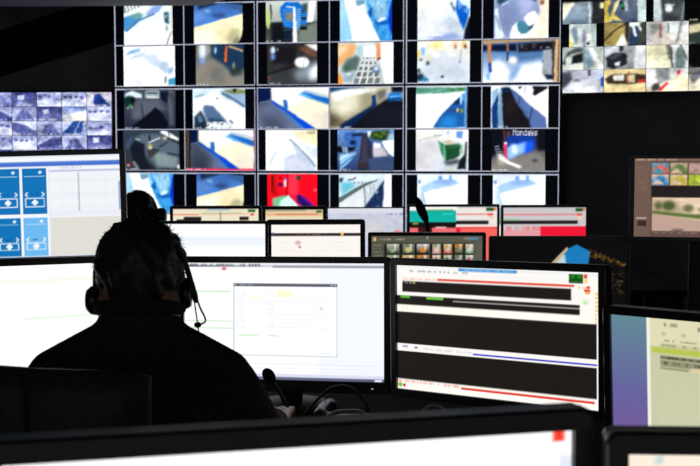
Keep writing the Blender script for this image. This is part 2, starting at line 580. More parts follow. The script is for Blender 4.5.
def f_snow(p):
    p.grad((214, 230, 242), (250, 250, 250))
    p.poly((252, 250, 246), [(.02, .3), (.35, .1), (.5, .2), (1, .6), (1, 1), (.6, 1), (.2, .5)], .02)
    p.poly((188, 214, 230), [(.02, .1), (.3, .04), (.3, .16), (.04, .2)], .02)
    p.line((110, 140, 150), .03, [(.05, .2), (.22, .15)], .01)
    p.poly((150, 175, 205), [(.5, .06), (1, .06), (1, .5), (.66, .24)], .02)
    p.poly((120, 130, 80), [(.58, .05), (.8, .0), (1, .04), (1, .14), (.7, .12)], .02)
    p.ell((20, 24, 30), .8, .05, .03, .05, .012)
    p.line((80, 100, 130), .05, [(.56, .12), (.8, .28), (.98, .44)], .008)
    p.poly((86, 112, 150), [(.2, .5), (.22, .4), (.38, .42), (.52, .62), (.68, .86), (.3, .84), (.24, .7)], .015)
    p.poly((30, 44, 62), [(.03, .7), (.16, .54), (.26, .78), (.3, 1), (.02, 1)], .02)
    p.poly((90, 120, 150), [(.08, .7), (.15, .62), (.2, .8), (.12, .85)], .015)
    p.poly((50, 72, 100), [(.3, .72), (.55, .76), (.62, .86), (.3, .82)], .02)
    for i in range(70): p.ell((205 + 45 * p.rng.rand(), 225 + 25 * p.rng.rand(), 235), .28 + .5 * p.rng.rand(), .84 + .14 * p.rng.rand(), .018, .024, .004)
    for i in range(24): p.ell((60, 90, 110), .28 + .45 * p.rng.rand(), .86 + .12 * p.rng.rand(), .01, .014, .003)
    p.line((70, 84, 100), .03, [(.7, .78), (.77, .85)], .006)
    p.line((90, 110, 130), .03, [(.46, .22), (.48, .28)], .006)


def f_night(p):
    p.grad((50, 62, 74), (46, 52, 60))
    p.poly((90, 104, 120), [(.36, .08), (.66, .1), (.98, .34), (1, .9), (.6, .96), (.4, .6), (.25, .28), (.22, .16)], .03)
    p.poly((24, 28, 42), [(.12, .4), (.22, .26), (.38, .34), (.4, .7), (.52, .95), (.28, .98), (.16, .7)], .015)
    p.poly((70, 90, 120), [(.03, .4), (.12, .16), (.2, .14), (.14, .4), (.08, .5)], .02, .7)
    p.poly((130, 146, 150), [(.55, .6), (.66, .54), (.96, .7), (.95, .94), (.6, .9)], .03)
    p.poly((60, 62, 64), [(.42, .48), (.62, .5), (.6, .58), (.46, .72)], .015)
    p.poly((236, 240, 240), [(.66, .02), (.76, .01), (.98, .2), (.98, .26), (.8, .18), (.68, .08)], .008)
    p.line((60, 66, 70), .02, [(.8, .02), (.83, .16)], .004)
    p.line((30, 36, 44), .04, [(.78, .19), (1, .32)], .006)
    p.line((240, 240, 232), .026, [(.45, .31), (.66, .19)], .005)
    p.line((28, 34, 48), .025, [(.64, .42), (.8, .28)], .006)
    p.line((24, 28, 38), .03, [(.5, .46), (.64, .5)], .006)
    p.line((30, 36, 56), .035, [(.78, .57), (1, .64)], .006)
    p.poly((10, 16, 34), [(.46, .12), (.49, .12), (.495, .28), (.47, .28)], .004)
    p.ell((190, 170, 110), .48, .4, .04, .06, .015); p.ell((255, 250, 240), .49, .44, .02, .03, .008)
    p.ell((225, 205, 150), .74, .2, .04, .03, .012)
    p.line((130, 190, 140), .014, [(.6, .86), (.64, .6)], .004)
    p.line((200, 205, 210), .03, [(.22, .21), (.3, .24)], .008)
    p.ell((150, 50, 60), .1, .86, .04, .04, .012); p.ell((235, 230, 230), .09, .88, .02, .02, .008)
    p.rect((235, 240, 240), .955, .86, 1, .96)
    p.poly((120, 130, 120), [(.16, .78), (.2, .76), (.28, .95), (.22, .96)], .01)


def f_bluerack(p):
    p.grad((205, 212, 205), (170, 178, 172), True, (0, 0, 1, .5))
    p.grad((50, 54, 52), (84, 88, 80), True, (0, .5, 1, 1))
    p.poly((16, 20, 26), [(.12, .54), (.54, .5), (.54, .98), (.1, .98)], .03)
    p.poly((120, 130, 122), [(.66, .68), (1, .5), (1, 1), (.62, 1)], .03)
    p.poly((60, 80, 86), [(.68, .1), (.82, .05), (.8, .6), (.66, .6)], .02)
    p.poly((18, 110, 200), [(.28, .16), (.38, .03), (.64, .03), (.72, .14), (.7, .3), (.64, .7), (.36, .62), (.3, .4)], .01)
    p.poly((140, 120, 90), [(.4, .3), (.52, .28), (.52, .48), (.4, .48)], .015)
    for i in range(9):
        p.line((150, 200, 235), .016, [(.33, .22 + .06 * i), (.5, .21 + .06 * i)], .004, .8 - .05 * i)
        p.line((210, 235, 250), .018, [(.6, .22 + .06 * i), (.68, .2 + .06 * i)], .003)
    for i in range(6): p.line((30, 60, 100), .014, [(.36, .66 + .05 * i), (.53, .66 + .05 * i)], .004)
    p.poly((242, 244, 246), [(.53, .16), (.575, .16), (.62, 1), (.535, 1)], .004)
    p.line((235, 240, 240), .03, [(.4, .14), (.56, .16)], .004)
    p.poly((30, 120, 200), [(.7, .3), (.8, .26), (.8, .58), (.68, .58)], .01)
    p.rect((40, 30, 30), .7, .4, .79, .46)
    p.rect((14, 18, 18), .66, .63, .8, .71)
    p.poly((250, 252, 254), [(.86, 0), (.97, 0), (.92, .52), (.8, .52)], .006)
    p.poly((186, 210, 130), [(.01, .1), (.05, .2), (.1, .45), (.06, .68), (.01, .6)], .008)
    p.poly((50, 50, 40), [(.08, .05), (.12, .1), (.12, .5), (.1, .4)], .008)


def f_bluecloth(p):
    p.grad((176, 214, 240), (150, 206, 240))
    p.poly((60, 150, 215), [(.5, 0), (1, 0), (1, 1), (.74, 1), (.58, .45)], .015)
    p.poly((150, 200, 230), [(.52, .02), (.9, 0), (.92, .3), (.82, .5), (.7, .5), (.62, .2)], .03)
    p.noise(60, 9, (.5, 0, 1, 1))
    p.poly((10, 90, 170), [(.52, .32), (.62, .2), (.62, .4), (.58, .44)], .012)
    p.poly((16, 96, 180), [(.62, .46), (.72, .56), (.9, .5), (.95, .6), (.8, .62), (.7, .6)], .012)
    p.poly((225, 242, 250), [(.72, .5), (.8, .44), (.88, .44), (.86, .5), (.74, .56)], .008)
    p.poly((14, 50, 180), [(.97, .1), (1, .05), (1, .9), (.95, .7), (.92, .5)], .012)
    p.poly((110, 150, 170), [(.3, .02), (.48, .02), (.48, .1), (.36, .18), (.3, .1)], .015)
    p.poly((252, 253, 255), [(.08, 0), (.28, 0), (.33, .18), (.46, .12), (.5, .3), (.78, 1), (.26, 1), (.14, .3)], .008)


def f_garage(p):
    p.grad((44, 40, 42), (58, 62, 66))
    p.poly((24, 24, 28), [(.1, .05), (.6, .05), (.56, .5), (.3, .65), (.1, .66)], .04)
    p.poly((70, 72, 72), [(.1, .5), (.45, .48), (.3, .62), (.1, .66)], .04, .7)
    p.poly((130, 140, 150), [(.5, .7), (.8, .5), (1, .45), (1, .9), (.6, .9)], .06)
    p.poly((245, 250, 255), [(.85, .65), (1, .5), (1, .85), (.85, .9)], .05)
    p.ell((250, 253, 255), .7, .46, .14, .13, .02)
    p.line((110, 120, 130), .02, [(.76, .32), (.72, .6)], .006, .7)
    p.poly((110, 76, 60), [(.62, .08), (.85, .1), (1, .26), (1, .34), (.84, .3), (.74, .22)], .03)
    p.poly((240, 240, 240), [(.74, .02), (1, .02), (1, .2), (.85, .1)], .02)
    p.ell((215, 230, 255), .12, .16, .05, .09, .02); p.ell((110, 150, 220), .12, .32, .045, .08, .025)
    p.rect((200, 200, 210), .21, .11, .225, .18)
    p.rect((70, 40, 34), 0, .06, .05, .4, .8)
    p.ell((120, 70, 50), .05, .82, .03, .04, .015)
    p.line((16, 16, 18), .03, [(0, .74), (.55, .55)], .015)


def f_pallets(p):
    p.grad((210, 216, 220), (186, 196, 200))
    p.poly((222, 168, 110), [(0, .05), (.32, .03), (.3, .28), (.12, .44), (0, .6)], .02)
    p.poly((240, 215, 180), [(0, .1), (.2, .05), (.1, .3), (0, .35)], .04)
    p.poly((86, 106, 104), [(.08, .56), (.16, .4), (.36, .3), (.4, .4), (.36, .68), (.08, .72)], .03)
    p.poly((60, 90, 70), [(.1, .6), (.18, .5), (.24, .62), (.14, .72)], .02, .7)
    p.poly((170, 200, 206), [(.32, .1), (.46, .08), (.44, .3), (.36, .34)], .015)
    p.poly((150, 172, 184), [(.1, .76), (.36, .7), (.28, .95), (.1, .95)], .03)
    p.ell((230, 240, 235), .19, .76, .04, .02, .008)
    p.poly((255, 255, 255), [(.46, .1), (.68, .1), (.69, .42), (.48, .36)], .015)
    p.poly((255, 253, 250), [(.78, 0), (1, 0), (1, 1), (.84, 1), (.76, .5)], .012)
    p.poly((220, 150, 100), [(.68, .03), (.76, .03), (.77, .38), (.71, .42)], .012)
    p.poly((110, 50, 40), [(.7, .4), (.78, .36), (.78, .4), (.72, .44)], .006)
    p.poly((225, 150, 60), [(0, .72), (.06, .8), (.1, 1), (0, 1)], .015)
    for r in range(6):
        z = r / 5.0
        y0 = .36 + .1 * r + .012 * r * r * .5; hh = .035 + .026 * r
        xl, xr = .42 - .02 * r * z - .02 * r, .68 + .025 * r * .9
        n = 4
        for k in range(n):
            a = xl + (xr - xl) * k / n; w = (xr - xl) / n
            c = 84 + 40 * p.rng.rand()
            p.poly((246, 248, 248), [(a + .012, y0 - .012), (a + w + .012, y0 - .012), (a + w - .02 * z, y0 + hh + .012), (a - .02 * z, y0 + hh + .012)], .003)
            p.poly((c, c + 8, c + 10), [(a + .03, y0), (a + w, y0), (a + w - .03 * z - .008, y0 + hh), (a + .018 - .03 * z, y0 + hh)], .003)
    p.poly((90, 130, 170), [(.62, .58), (.72, .55), (.76, .72), (.62, .74)], .012)
    p.poly((225, 235, 240), [(.64, .6), (.72, .58), (.72, .66), (.66, .68)], .006)


def f_white_road(p):
    p.grad((252, 252, 252), (252, 253, 255))
    p.poly((238, 232, 196), [(.5, .04), (1, .02), (1, .4), (.84, .36), (.6, .2)], .02)
    p.poly((150, 150, 110), [(.8, .03), (.96, .03), (.96, .1), (.82, .1)], .015, .7)
    p.poly((214, 224, 232), [(.56, .2), (.84, .38), (1, .42), (1, .75), (.66, .36)], .02)
    p.poly((196, 208, 228), [(.34, .98), (.36, .68), (.6, .58), (.52, .34), (.44, .2), (.6, .36), (.8, .6), (.98, .85), (.96, 1)], .012)
    p.poly((214, 218, 236), [(.4, .7), (.62, .62), (.8, .9), (.4, .96)], .04)
    p.line((120, 140, 160), .03, [(.46, .22), (.62, .4), (.8, .64), (.97, .9)], .01)
    p.line((190, 208, 222), .05, [(.05, .9), (.22, .5)], .015)
    p.line((225, 232, 240), .02, [(.36, .68), (.36, 1)], .006)


def f_yard(p):
    p.grad((110, 150, 205), (44, 62, 104))
    p.poly((60, 100, 170), [(.1, .06), (.44, .08), (.42, .4), (.16, .44)], .03)
    p.noise(60, 10, (0, 0, .46, .5))
    p.poly((20, 34, 66), [(.24, .1), (.46, .08), (.44, .15), (.28, .16)], .01)
    p.poly((16, 34, 70), [(.24, .26), (.33, .26), (.33, .36), (.24, .36)], .01)
    p.poly((12, 14, 20), [(0, .4), (.1, .4), (.1, .55), (0, .55)], .01)
    p.poly((20, 22, 26), [(.18, .42), (.34, .42), (.3, .5), (.2, .54)], .01)
    p.line((220, 230, 240), .02, [(.08, .4), (.12, .54)], .004); p.line((220, 230, 240), .02, [(.14, .42), (.17, .56)], .004)
    p.poly((150, 200, 240), [(.04, .6), (.34, .55), (.24, .75), (.06, .98)], .012)
    p.line((40, 90, 150), .02, [(.06, .88), (.3, .62)], .004); p.line((240, 246, 250), .03, [(.04, .72), (.2, .6)], .008)
    p.line((40, 80, 150), .03, [(.14, .96), (.36, .66)], .006)
    p.poly((40, 46, 66), [(.44, .1), (.54, .08), (.56, .2), (.62, .35), (.64, .66), (.7, 1), (.36, 1), (.4, .5)], .015)
    p.poly((70, 60, 80), [(.46, .2), (.53, .2), (.52, .8), (.42, .86)], .03)
    p.poly((60, 46, 50), [(.38, .8), (.5, .8), (.5, .92), (.38, .92)], .012)
    p.poly((58, 76, 112), [(.54, .7), (.92, .66), (1, .75), (1, 1), (.56, 1)], .02)
    p.poly((196, 192, 196), [(.63, .4), (.8, .42), (.9, .64), (.64, .66)], .012)
    p.poly((36, 60, 30), [(.54, .14), (.62, .04), (.9, .02), (.96, .14), (.86, .28), (.7, .26), (.62, .24)], .02)
    for i in range(16): p.ell((80 + 60 * p.rng.rand(), 110 + 40 * p.rng.rand(), 40), .6 + .3 * p.rng.rand(), .06 + .12 * p.rng.rand(), .02, .02, .008, .7)
    p.poly((225, 240, 245), [(.53, .04), (.6, .04), (.58, .16), (.55, .2)], .01)
    p.poly((160, 190, 215), [(.9, .1), (1, .1), (1, .26), (.88, .26)], .02)
    p.poly((244, 246, 246), [(.78, .28), (1, .25), (1, .66), (.9, .58), (.82, .42)], .008)
    p.poly((250, 250, 255), [(.6, .3), (.76, .34), (.78, .42), (.66, .44)], .008)
    p.poly((30, 70, 160), [(.58, .26), (.64, .28), (.63, .38), (.6, .38)], .006)


def f_red(p):
    p.grad((250, 14, 36), (244, 14, 40))
    p.poly((190, 10, 26), [(.08, .0), (.4, .0), (.38, .54), (.12, .56)], .01)
    p.poly((236, 20, 40), [(.16, .05), (.36, .05), (.36, .5), (.2, .5)], .03)
    p.poly((255, 60, 84), [(.42, 0), (.62, 0), (.62, .5), (.5, .55), (.42, .5)], .04)
    p.line((130, 6, 24), .03, [(.42, 0), (.39, .55)], .006)
    p.poly((120, 190, 150), [(.1, .6), (.36, .53), (.42, .6), (.3, 1), (.13, 1)], .015)
    p.poly((205, 244, 226), [(.26, .66), (.4, .56), (.52, .66), (.72, .96), (.2, .97)], .02)
    p.line((236, 246, 255), .05, [(.4, .54), (.76, .98)], .005)
    p.line((110, 100, 150), .02, [(.43, .54), (.74, .93)], .004)
    p.poly((44, 20, 110), [(.58, .55), (.64, .5), (.76, .58), (.98, .86), (.96, .95), (.8, .9), (.6, .7)], .01)
    p.poly((110, 30, 130), [(.66, .52), (.74, .54), (.96, .8), (.96, .86)], .012)
    for i in range(3): p.line((24, 10, 60), .016, [(.62 + .03 * i, .56 + .05 * i), (.84 + .03 * i, .9)], .004)
    p.ell((70, 16, 80), .26, .27, .045, .05, .012); p.rect((60, 8, 20), .24, .07, .29, .13)
    p.poly((246, 232, 240), [(.33, .18), (.38, .14), (.38, .32), (.345, .32)], .006); p.ell((100, 130, 220), .375, .14, .02, .03, .008)
    p.poly((30, 70, 50), [(.58, .04), (.67, .06), (.66, .16), (.59, .15)], .008)
    p.ell((255, 150, 170), .95, .4, .025, .03, .012)
    p.poly((70, 30, 10), [(.08, .04), (.13, .04), (.11, .5), (.09, .5)], .01)


def f_fence(p):
    p.grad((196, 216, 226), (214, 222, 224))
    p.poly((214, 226, 236), [(.1, .02), (.86, .02), (.7, .14), (.4, .2), (.1, .3)], .03)
    p.poly((110, 190, 210), [(.03, .2), (.28, .2), (.3, .3), (.06, .52)], .03)
    p.poly((40, 60, 80), [(.02, .1), (.1, .1), (.06, .2), (.02, .22)], .01)
    p.line((36, 50, 70), .03, [(.17, .15), (.26, .13)], .006); p.line((120, 40, 70), .03, [(.26, .13), (.33, .08)], .008)
    for x in (.28, .36, .43): p.rect((50, 56, 66), x, .2, x + .035, .225, .8)
    p.poly((86, 106, 106), [(0, .58), (.3, .36), (.5, .22), (.74, .13), (.72, .17), (.5, .3), (.3, .46), (0, .72)], .005)
    p.poly((218, 224, 226), [(.02, .74), (.46, .36), (.47, .76), (.34, 1), (.02, 1)], .008)
    p.poly((204, 212, 220), [(.49, .32), (.82, .16), (.72, .36), (.5, .72)], .008)
    p.poly((30, 46, 84), [(.44, .88), (.6, .6), (.78, .28), (.86, .14), (.85, .6), (.8, 1), (.38, 1)], .012)
    p.noise(56, 10, (.5, .35, .82, 1))
    p.ell((150, 190, 235), .72, .44, .03, .03, .015); p.ell((80, 110, 180), .74, .82, .04, .06, .02)
    p.line((46, 66, 76), .02, [(.485, .28), (.5, .74)], .004)
    for x, y in ((.6, .26), (.66, .24)): p.line((110, 124, 140), .014, [(x, y), (x + .01, y + .26)], .004)
    p.poly((254, 254, 254), [(.87, 0), (1, 0), (1, 1), (.82, 1), (.86, .5)], .006)


def f_containers(p):
    p.grad((244, 242, 228), (206, 216, 234))
    p.poly((226, 230, 236), [(.05, .35), (.3, .16), (.6, .2), (.76, .7), (.6, .85), (.1, .8)], .06)
    p.poly((176, 192, 212), [(.5, .5), (.7, .4), (.8, .72), (.6, .8)], .06, .7)
    p.line((170, 180, 190), .014, [(.56, .5), (.66, .49)], .006)
    p.poly((150, 170, 215), [(.4, .88), (.7, .84), (.86, .95), (.6, 1), (.2, 1)], .03)
    p.line((244, 248, 255), .03, [(.05, .87), (.5, .88)], .01)
    p.poly((226, 240, 250), [(.72, .05), (.86, .02), (1, .1), (1, .4), (.9, .3)], .015)
    p.poly((8, 104, 205), [(.72, .3), (.75, .02), (.82, .14), (.98, .3), (.95, .5), (.88, .78), (.82, .64), (.76, .44)], .012)
    for i in range(5): p.line((200, 228, 245), .022, [(.79 + .045 * i, .02 + .02 * i), (.785 + .035 * i, .3 + .02 * i)], .004)
    for i in range(4): p.line((10, 60, 150), .018, [(.77 + .045 * i, .2), (.8 + .035 * i, .62)], .004)
    p.poly((60, 90, 130), [(.62, .14), (.66, .1), (.72, .3), (.7, .36)], .012)
    p.poly((220, 232, 230), [(.64, .04), (.72, .02), (.72, .2), (.68, .24)], .015)
    p.poly((10, 16, 34), [(.97, .5), (1, .45), (1, 1), (.88, 1), (.9, .8)], .015)


def f_truck(p):
    p.grad((150, 162, 200), (138, 150, 190))
    p.poly((126, 142, 180), [(.06, .2), (.4, .1), (.5, .5), (.25, .9), (.15, .8)], .05)
    p.poly((176, 184, 222), [(.45, .1), (.75, .05), (.75, .3), (.5, .5)], .05)
    p.poly((36, 70, 86), [(.05, .0), (.3, 0), (.26, .1), (.1, .22), (.06, .16)], .02)
    p.ell((210, 225, 235), .25, .05, .03, .04, .012); p.line((215, 225, 235), .02, [(.14, .22), (.28, .15)], .006)
    p.poly((250, 238, 222), [(.8, .05), (1, 0), (1, 1), (.5, 1), (.66, .8), (.78, .6), (.84, .4)], .02)
    p.poly((190, 150, 110), [(.82, .04), (.92, .04), (.92, .2), (.84, .24)], .02); p.ell((110, 80, 60), .88, .18, .03, .05, .015)
    p.line((60, 100, 90), .04, [(.68, .1), (.77, .14)], .01)
    p.poly((226, 238, 250), [(.03, .3), (.07, .28), (.1, .6), (.2, .95), (.14, 1), (.02, 1)], .008)
    p.line((80, 100, 130), .02, [(.04, .45), (.12, .8)], .006)
    p.poly((250, 250, 252), [(.54, .52), (.62, .42), (.74, .36), (.82, .48), (.8, .6), (.66, .72), (.6, .66)], .006)
    p.poly((250, 250, 252), [(.3, .9), (.34, .72), (.43, .62), (.5, .9), (.66, .86), (.7, .9), (.6, 1), (.3, 1)], .008)
    p.poly((70, 130, 150), [(.42, .68), (.48, .58), (.56, .62), (.66, .76), (.6, .88), (.5, .9), (.44, .8)], .008)
    p.poly((50, 80, 100), [(.62, .74), (.72, .66), (.7, .76), (.64, .82)], .01)


def f_pale_yard(p):
    p.grad((236, 236, 226), (206, 212, 222))
    p.poly((212, 220, 230), [(.06, .55), (.3, .36), (.55, .28), (.8, .38), (.96, .55), (1, .95), (.06, .95)], .06)
    p.poly((190, 198, 210), [(.4, .7), (.7, .6), (.95, .75), (.9, .95), (.4, .95)], .06, .6)
    p.ell((252, 252, 250), .36, .33, .06, .04, .015); p.ell((252, 250, 246), .68, .33, .08, .03, .015)
    for x, c in ((.22, (246, 224, 190)), (.35, (240, 220, 130)), (.44, (246, 232, 170)), (.72, (240, 210, 170)), (.88, (236, 206, 150))): p.ell(c, x, .1, .05, .1, .025)
    p.ell((236, 232, 90), .24, .4, .015, .05, .01)
    p.poly((130, 180, 245), [(.06, .16), (.15, .14), (.14, .32), (.08, .34)], .02)
    p.ell((240, 210, 110), .03, .3, .025, .1, .012)
    p.ell((120, 56, 30), .91, .14, .025, .05, .012); p.ell((160, 110, 90), .725, .14, .02, .06, .012)
    p.ell((70, 90, 96), .2, .52, .035, .05, .015); p.ell((80, 110, 90), .07, .44, .03, .03, .015)
    p.line((130, 140, 150), .016, [(.83, .2), (.82, .46)], .005); p.ell((90, 100, 110), .81, .5, .015, .03, .008)
    p.ell((44, 56, 66), .48, .85, .03, .03, .008)
    p.ell((30, 56, 76), .06, .86, .07, .1, .025); p.ell((40, 130, 170), .15, .92, .07, .06, .02); p.ell((50, 80, 90), .03, .7, .03, .06, .015)


def f_warehouse(p):
    p.grad((40, 96, 160), (236, 244, 252))
    p.poly((70, 110, 160), [(.3, .3), (.8, .25), (.8, .5), (.5, .55), (.36, .45)], .04, .8)
    p.poly((252, 253, 255), [(.1, .54), (.2, .46), (.3, .52), (.36, .8), (.3, 1), (.1, 1)], .03)
    p.poly((250, 252, 255), [(.5, .6), (.8, .5), (.86, 1), (.42, 1)], .05)
    p.poly((120, 160, 205), [(.32, .95), (.44, .6), (.5, .6), (.4, .95)], .03)
    p.poly((120, 170, 220), [(.05, .8), (.1, .75), (.1, .95), (.06, .95)], .012)
    p.ell((255, 248, 242), .4, .48, .06, .09, .02)
    p.poly((10, 22, 54), [(0, .12), (.45, .1), (.45, .27), (0, .26)], .012)
    p.poly((22, 22, 32), [(.45, .1), (1, .04), (1, .26), (.45, .3)], .015)
    for i in range(12): p.ell((70 + 80 * p.rng.rand(), 76 + 80 * p.rng.rand(), 100 + 80 * p.rng.rand()), .5 + .35 * p.rng.rand(), .1 + .12 * p.rng.rand(), .01, .025, .005, .8)
    p.poly((176, 150, 120), [(0, 0), (1, 0), (1, .03), (0, .1)], .008)
    p.poly((190, 128, 84), [(.05, .06), (.105, .06), (.11, .52), (.07, .54)], .005)
    p.poly((24, 70, 140), [(.07, .54), (.112, .52), (.12, .74), (.08, .76)], .006)
    p.poly((170, 120, 84), [(.305, .05), (.335, .05), (.335, .28), (.31, .28)], .004)
    p.poly((20, 40, 80), [(.31, .28), (.335, .28), (.335, .5), (.315, .5)], .005)
    p.rect((110, 130, 150), .44, .1, .46, .3, .8)
    p.poly((26, 40, 66), [(.78, .8), (.92, .82), (.92, .94), (.84, .94)], .01)
    p.poly((160, 166, 178), [(.785, .26), (.9, .24), (.905, .82), (.775, .8)], .005)
    p.poly((240, 242, 246), [(.81, .22), (.845, .17), (.88, .22), (.845, .2)], .004)
    p.ell((130, 150, 120), .82, .75, .02, .06, .012); p.rect((50, 70, 110), .775, .5, .795, .53)
    p.poly((60, 50, 46), [(.9, .05), (.94, .05), (.93, 1), (.905, .9)], .006)
    p.poly((222, 186, 140), [(.945, 0), (.985, 0), (.965, 1), (.93, 1)], .005)
    p.poly((140, 100, 50), [(.98, 0), (1, 0), (1, 1), (.965, 1)], .005)


def f_quay(p):
    p.grad((252, 253, 255), (253, 252, 255))
    p.poly((90, 150, 130), [(0, .02), (.95, .02), (.95, .12), (.5, .17), (0, .18)], .012)
    p.noise(90, 10, (0, .02, .93, .17))
    for i in range(12): p.ell((30 + 50 * p.rng.rand(), 80 + 60 * p.rng.rand(), 30), .62 + .28 * p.rng.rand(), .05 + .06 * p.rng.rand(), .025, .02, .008)
    p.poly((30, 90, 160), [(.32, .98), (.5, .66), (.66, .46), (.84, .24), (.92, .18), (.95, .98)], .006)
    p.poly((40, 130, 200), [(.4, .95), (.5, .75), (.75, .7), (.8, .98)], .05)
    p.poly((50, 70, 140), [(.6, .55), (.78, .55), (.78, .6), (.6, .62)], .02)
    p.poly((20, 44, 80), [(.7, .42), (.84, .26), (.84, .4), (.78, .44)], .015)
    p.poly((70, 160, 220), [(.86, .2), (.93, .18), (.93, .34), (.87, .36)], .008)
    p.poly((225, 240, 250), [(.84, .24), (.87, .2), (.87, .42), (.845, .44)], .006)
    p.poly((90, 150, 200), [(.93, .04), (.965, .04), (.96, .98), (.92, .98)], .006)
    p.poly((10, 20, 50), [(.97, 0), (1, 0), (1, 1), (.965, 1)], .004)
    p.ell((220, 216, 140), .795, .57, .022, .045, .01); p.ell((150, 150, 50), .87, .59, .03, .05, .012); p.ell((40, 60, 50), .83, .6, .015, .04, .008)
    p.poly((214, 222, 244), [(.3, .95), (.5, .62), (.6, .5), (.4, .8)], .012, .6)


def f_alley(p):
    p.grad((250, 251, 254), (246, 248, 255))
    p.poly((86, 110, 164), [(.33, .06), (.45, .16), (.7, .48), (.96, .76), (.97, 1), (.62, 1), (.5, .55), (.36, .2)], .005)
    p.poly((64, 84, 130), [(.45, .4), (.6, .6), (.7, .98), (.62, 1), (.5, .55)], .03)
    p.poly((24, 20, 26), [(.17, .06), (.33, .05), (.44, .4), (.66, .8), (.7, 1), (.22, 1), (.19, .5)], .006)
    p.poly((44, 36, 42), [(.24, .3), (.38, .3), (.42, .6), (.28, .7)], .05, .7)
    p.poly((14, 40, 74), [(.19, .04), (.33, .04), (.35, .16), (.22, .18)], .015)
    p.poly((120, 160, 190), [(.16, .06), (.19, .06), (.22, 1), (.13, 1)], .005)
    p.poly((16, 60, 120), [(.02, .5), (.14, .14), (.13, 1), (.02, 1)], .006)
    p.poly((150, 190, 220), [(.02, .14), (.14, .04), (.12, .2), (.02, .48)], .008)
    p.line((20, 36, 70), .02, [(.49, .26), (.49, .44)], .004); p.line((20, 36, 70), .02, [(.72, .5), (.68, .84)], .004)
    p.poly((20, 22, 34), [(.72, .02), (.98, .02), (.98, .08), (.77, .24), (.73, .22), (.74, .12)], .006)
    p.poly((24, 26, 32), [(.47, .03), (.53, .03), (.51, .09), (.48, .08)], .005); p.rect((150, 150, 170), .58, .03, .61, .18, .7)


def f_dumpster(p):
    p.grad((244, 240, 234), (200, 208, 222))
    p.poly((215, 215, 220), [(.02, .35), (.3, .28), (.45, .6), (.4, 1), (.02, 1)], .06)
    p.line((190, 185, 178), .02, [(.05, .28), (.5, .12)], .01); p.line((150, 160, 160), .03, [(.35, .15), (.5, .14)], .01)
    p.poly((236, 238, 250), [(.55, .04), (.95, .04), (.94, .34), (.7, .26)], .02)
    p.poly((100, 150, 215), [(.77, .05), (.89, .04), (.88, .22), (.77, .2)], .01); p.ell((160, 185, 220), .61, .08, .03, .06, .012)
    p.poly((96, 176, 140), [(.42, .27), (.5, .3), (.57, .38), (.56, .74), (.5, .64), (.44, .4)], .008)
    p.poly((50, 110, 84), [(.48, .32), (.52, .34), (.52, .64), (.49, .58)], .006)
    p.poly((28, 76, 48), [(.56, .38), (.84, .38), (.83, .62), (.76, .68), (.57, .76)], .006)
    p.poly((40, 96, 60), [(.58, .36), (.86, .34), (.87, .44), (.58, .46)], .012)
    p.poly((206, 196, 176), [(.52, .28), (.62, .24), (.76, .32), (.7, .36), (.58, .37)], .01)
    p.poly((130, 180, 150), [(.76, .3), (.88, .36), (.88, .56), (.84, .6), (.85, .4)], .01)
    p.poly((70, 76, 84), [(.52, .76), (.8, .7), (.86, .8), (.6, .86)], .03)
    p.poly((16, 26, 30), [(.78, .95), (.84, .72), (.92, .6), (.94, .28), (.97, .3), (.95, .95)], .012)
    p.poly((200, 210, 190), [(.55, .95), (.75, .9), (.8, .98), (.55, 1)], .02)


def f_sign(p):
    p.grad((16, 18, 34), (150, 144, 138))
    p.poly((130, 126, 124), [(.1, .78), (.3, .7), (.6, .6), (.75, .52), (.95, .62), (.97, 1), (.1, 1)], .05)
    p.poly((10, 14, 26), [(0, 0), (.23, 0), (.22, .5), (.06, .6), (0, .7)], .03)
    p.poly((20, 60, 150), [(.27, .16), (.75, .1), (.84, .26), (.82, .46), (.3, .44)], .03)
    p.poly((30, 90, 235), [(.5, .32), (.78, .28), (.78, .5), (.66, .58), (.5, .5)], .03)
    p.poly((150, 190, 245), [(.28, .46), (.4, .34), (.5, .36), (.64, .3), (.62, .55), (.4, .68), (.3, .72)], .025)
    p.poly((225, 240, 255), [(.38, .38), (.48, .38), (.48, .56), (.4, .6)], .03)
    p.poly((80, 50, 50), [(.21, .02), (.25, .02), (.27, .3), (.24, .34)], .006)
    p.poly((235, 60, 110), [(.22, .32), (.28, .34), (.3, .7), (.26, .72)], .008); p.ell((235, 235, 245), .265, .33, .03, .03, .01)
    p.poly((250, 246, 244), [(.12, .58), (.2, .62), (.34, .76), (.56, .88), (.53, .93), (.3, .82), (.14, .72)], .015)
    for i in range(5): p.line((190, 200, 215), .025, [(.05 + .012 * i, .42 + .06 * i), (.14 + .02 * i, .4 + .065 * i)], .005, .8)
    p.poly((190, 190, 160), [(.1, .72), (.2, .7), (.26, .86), (.14, .86)], .03, .7)
    p.poly((120, 70, 60), [(.28, .06), (.34, .04), (.36, .14), (.3, .18)], .015, .7)
    p.ell((70, 74, 90), .81, .74, .05, .04, .02)
    p.poly((14, 14, 24), [(.84, .05), (1, .05), (1, .5), (.86, .5)], .03)


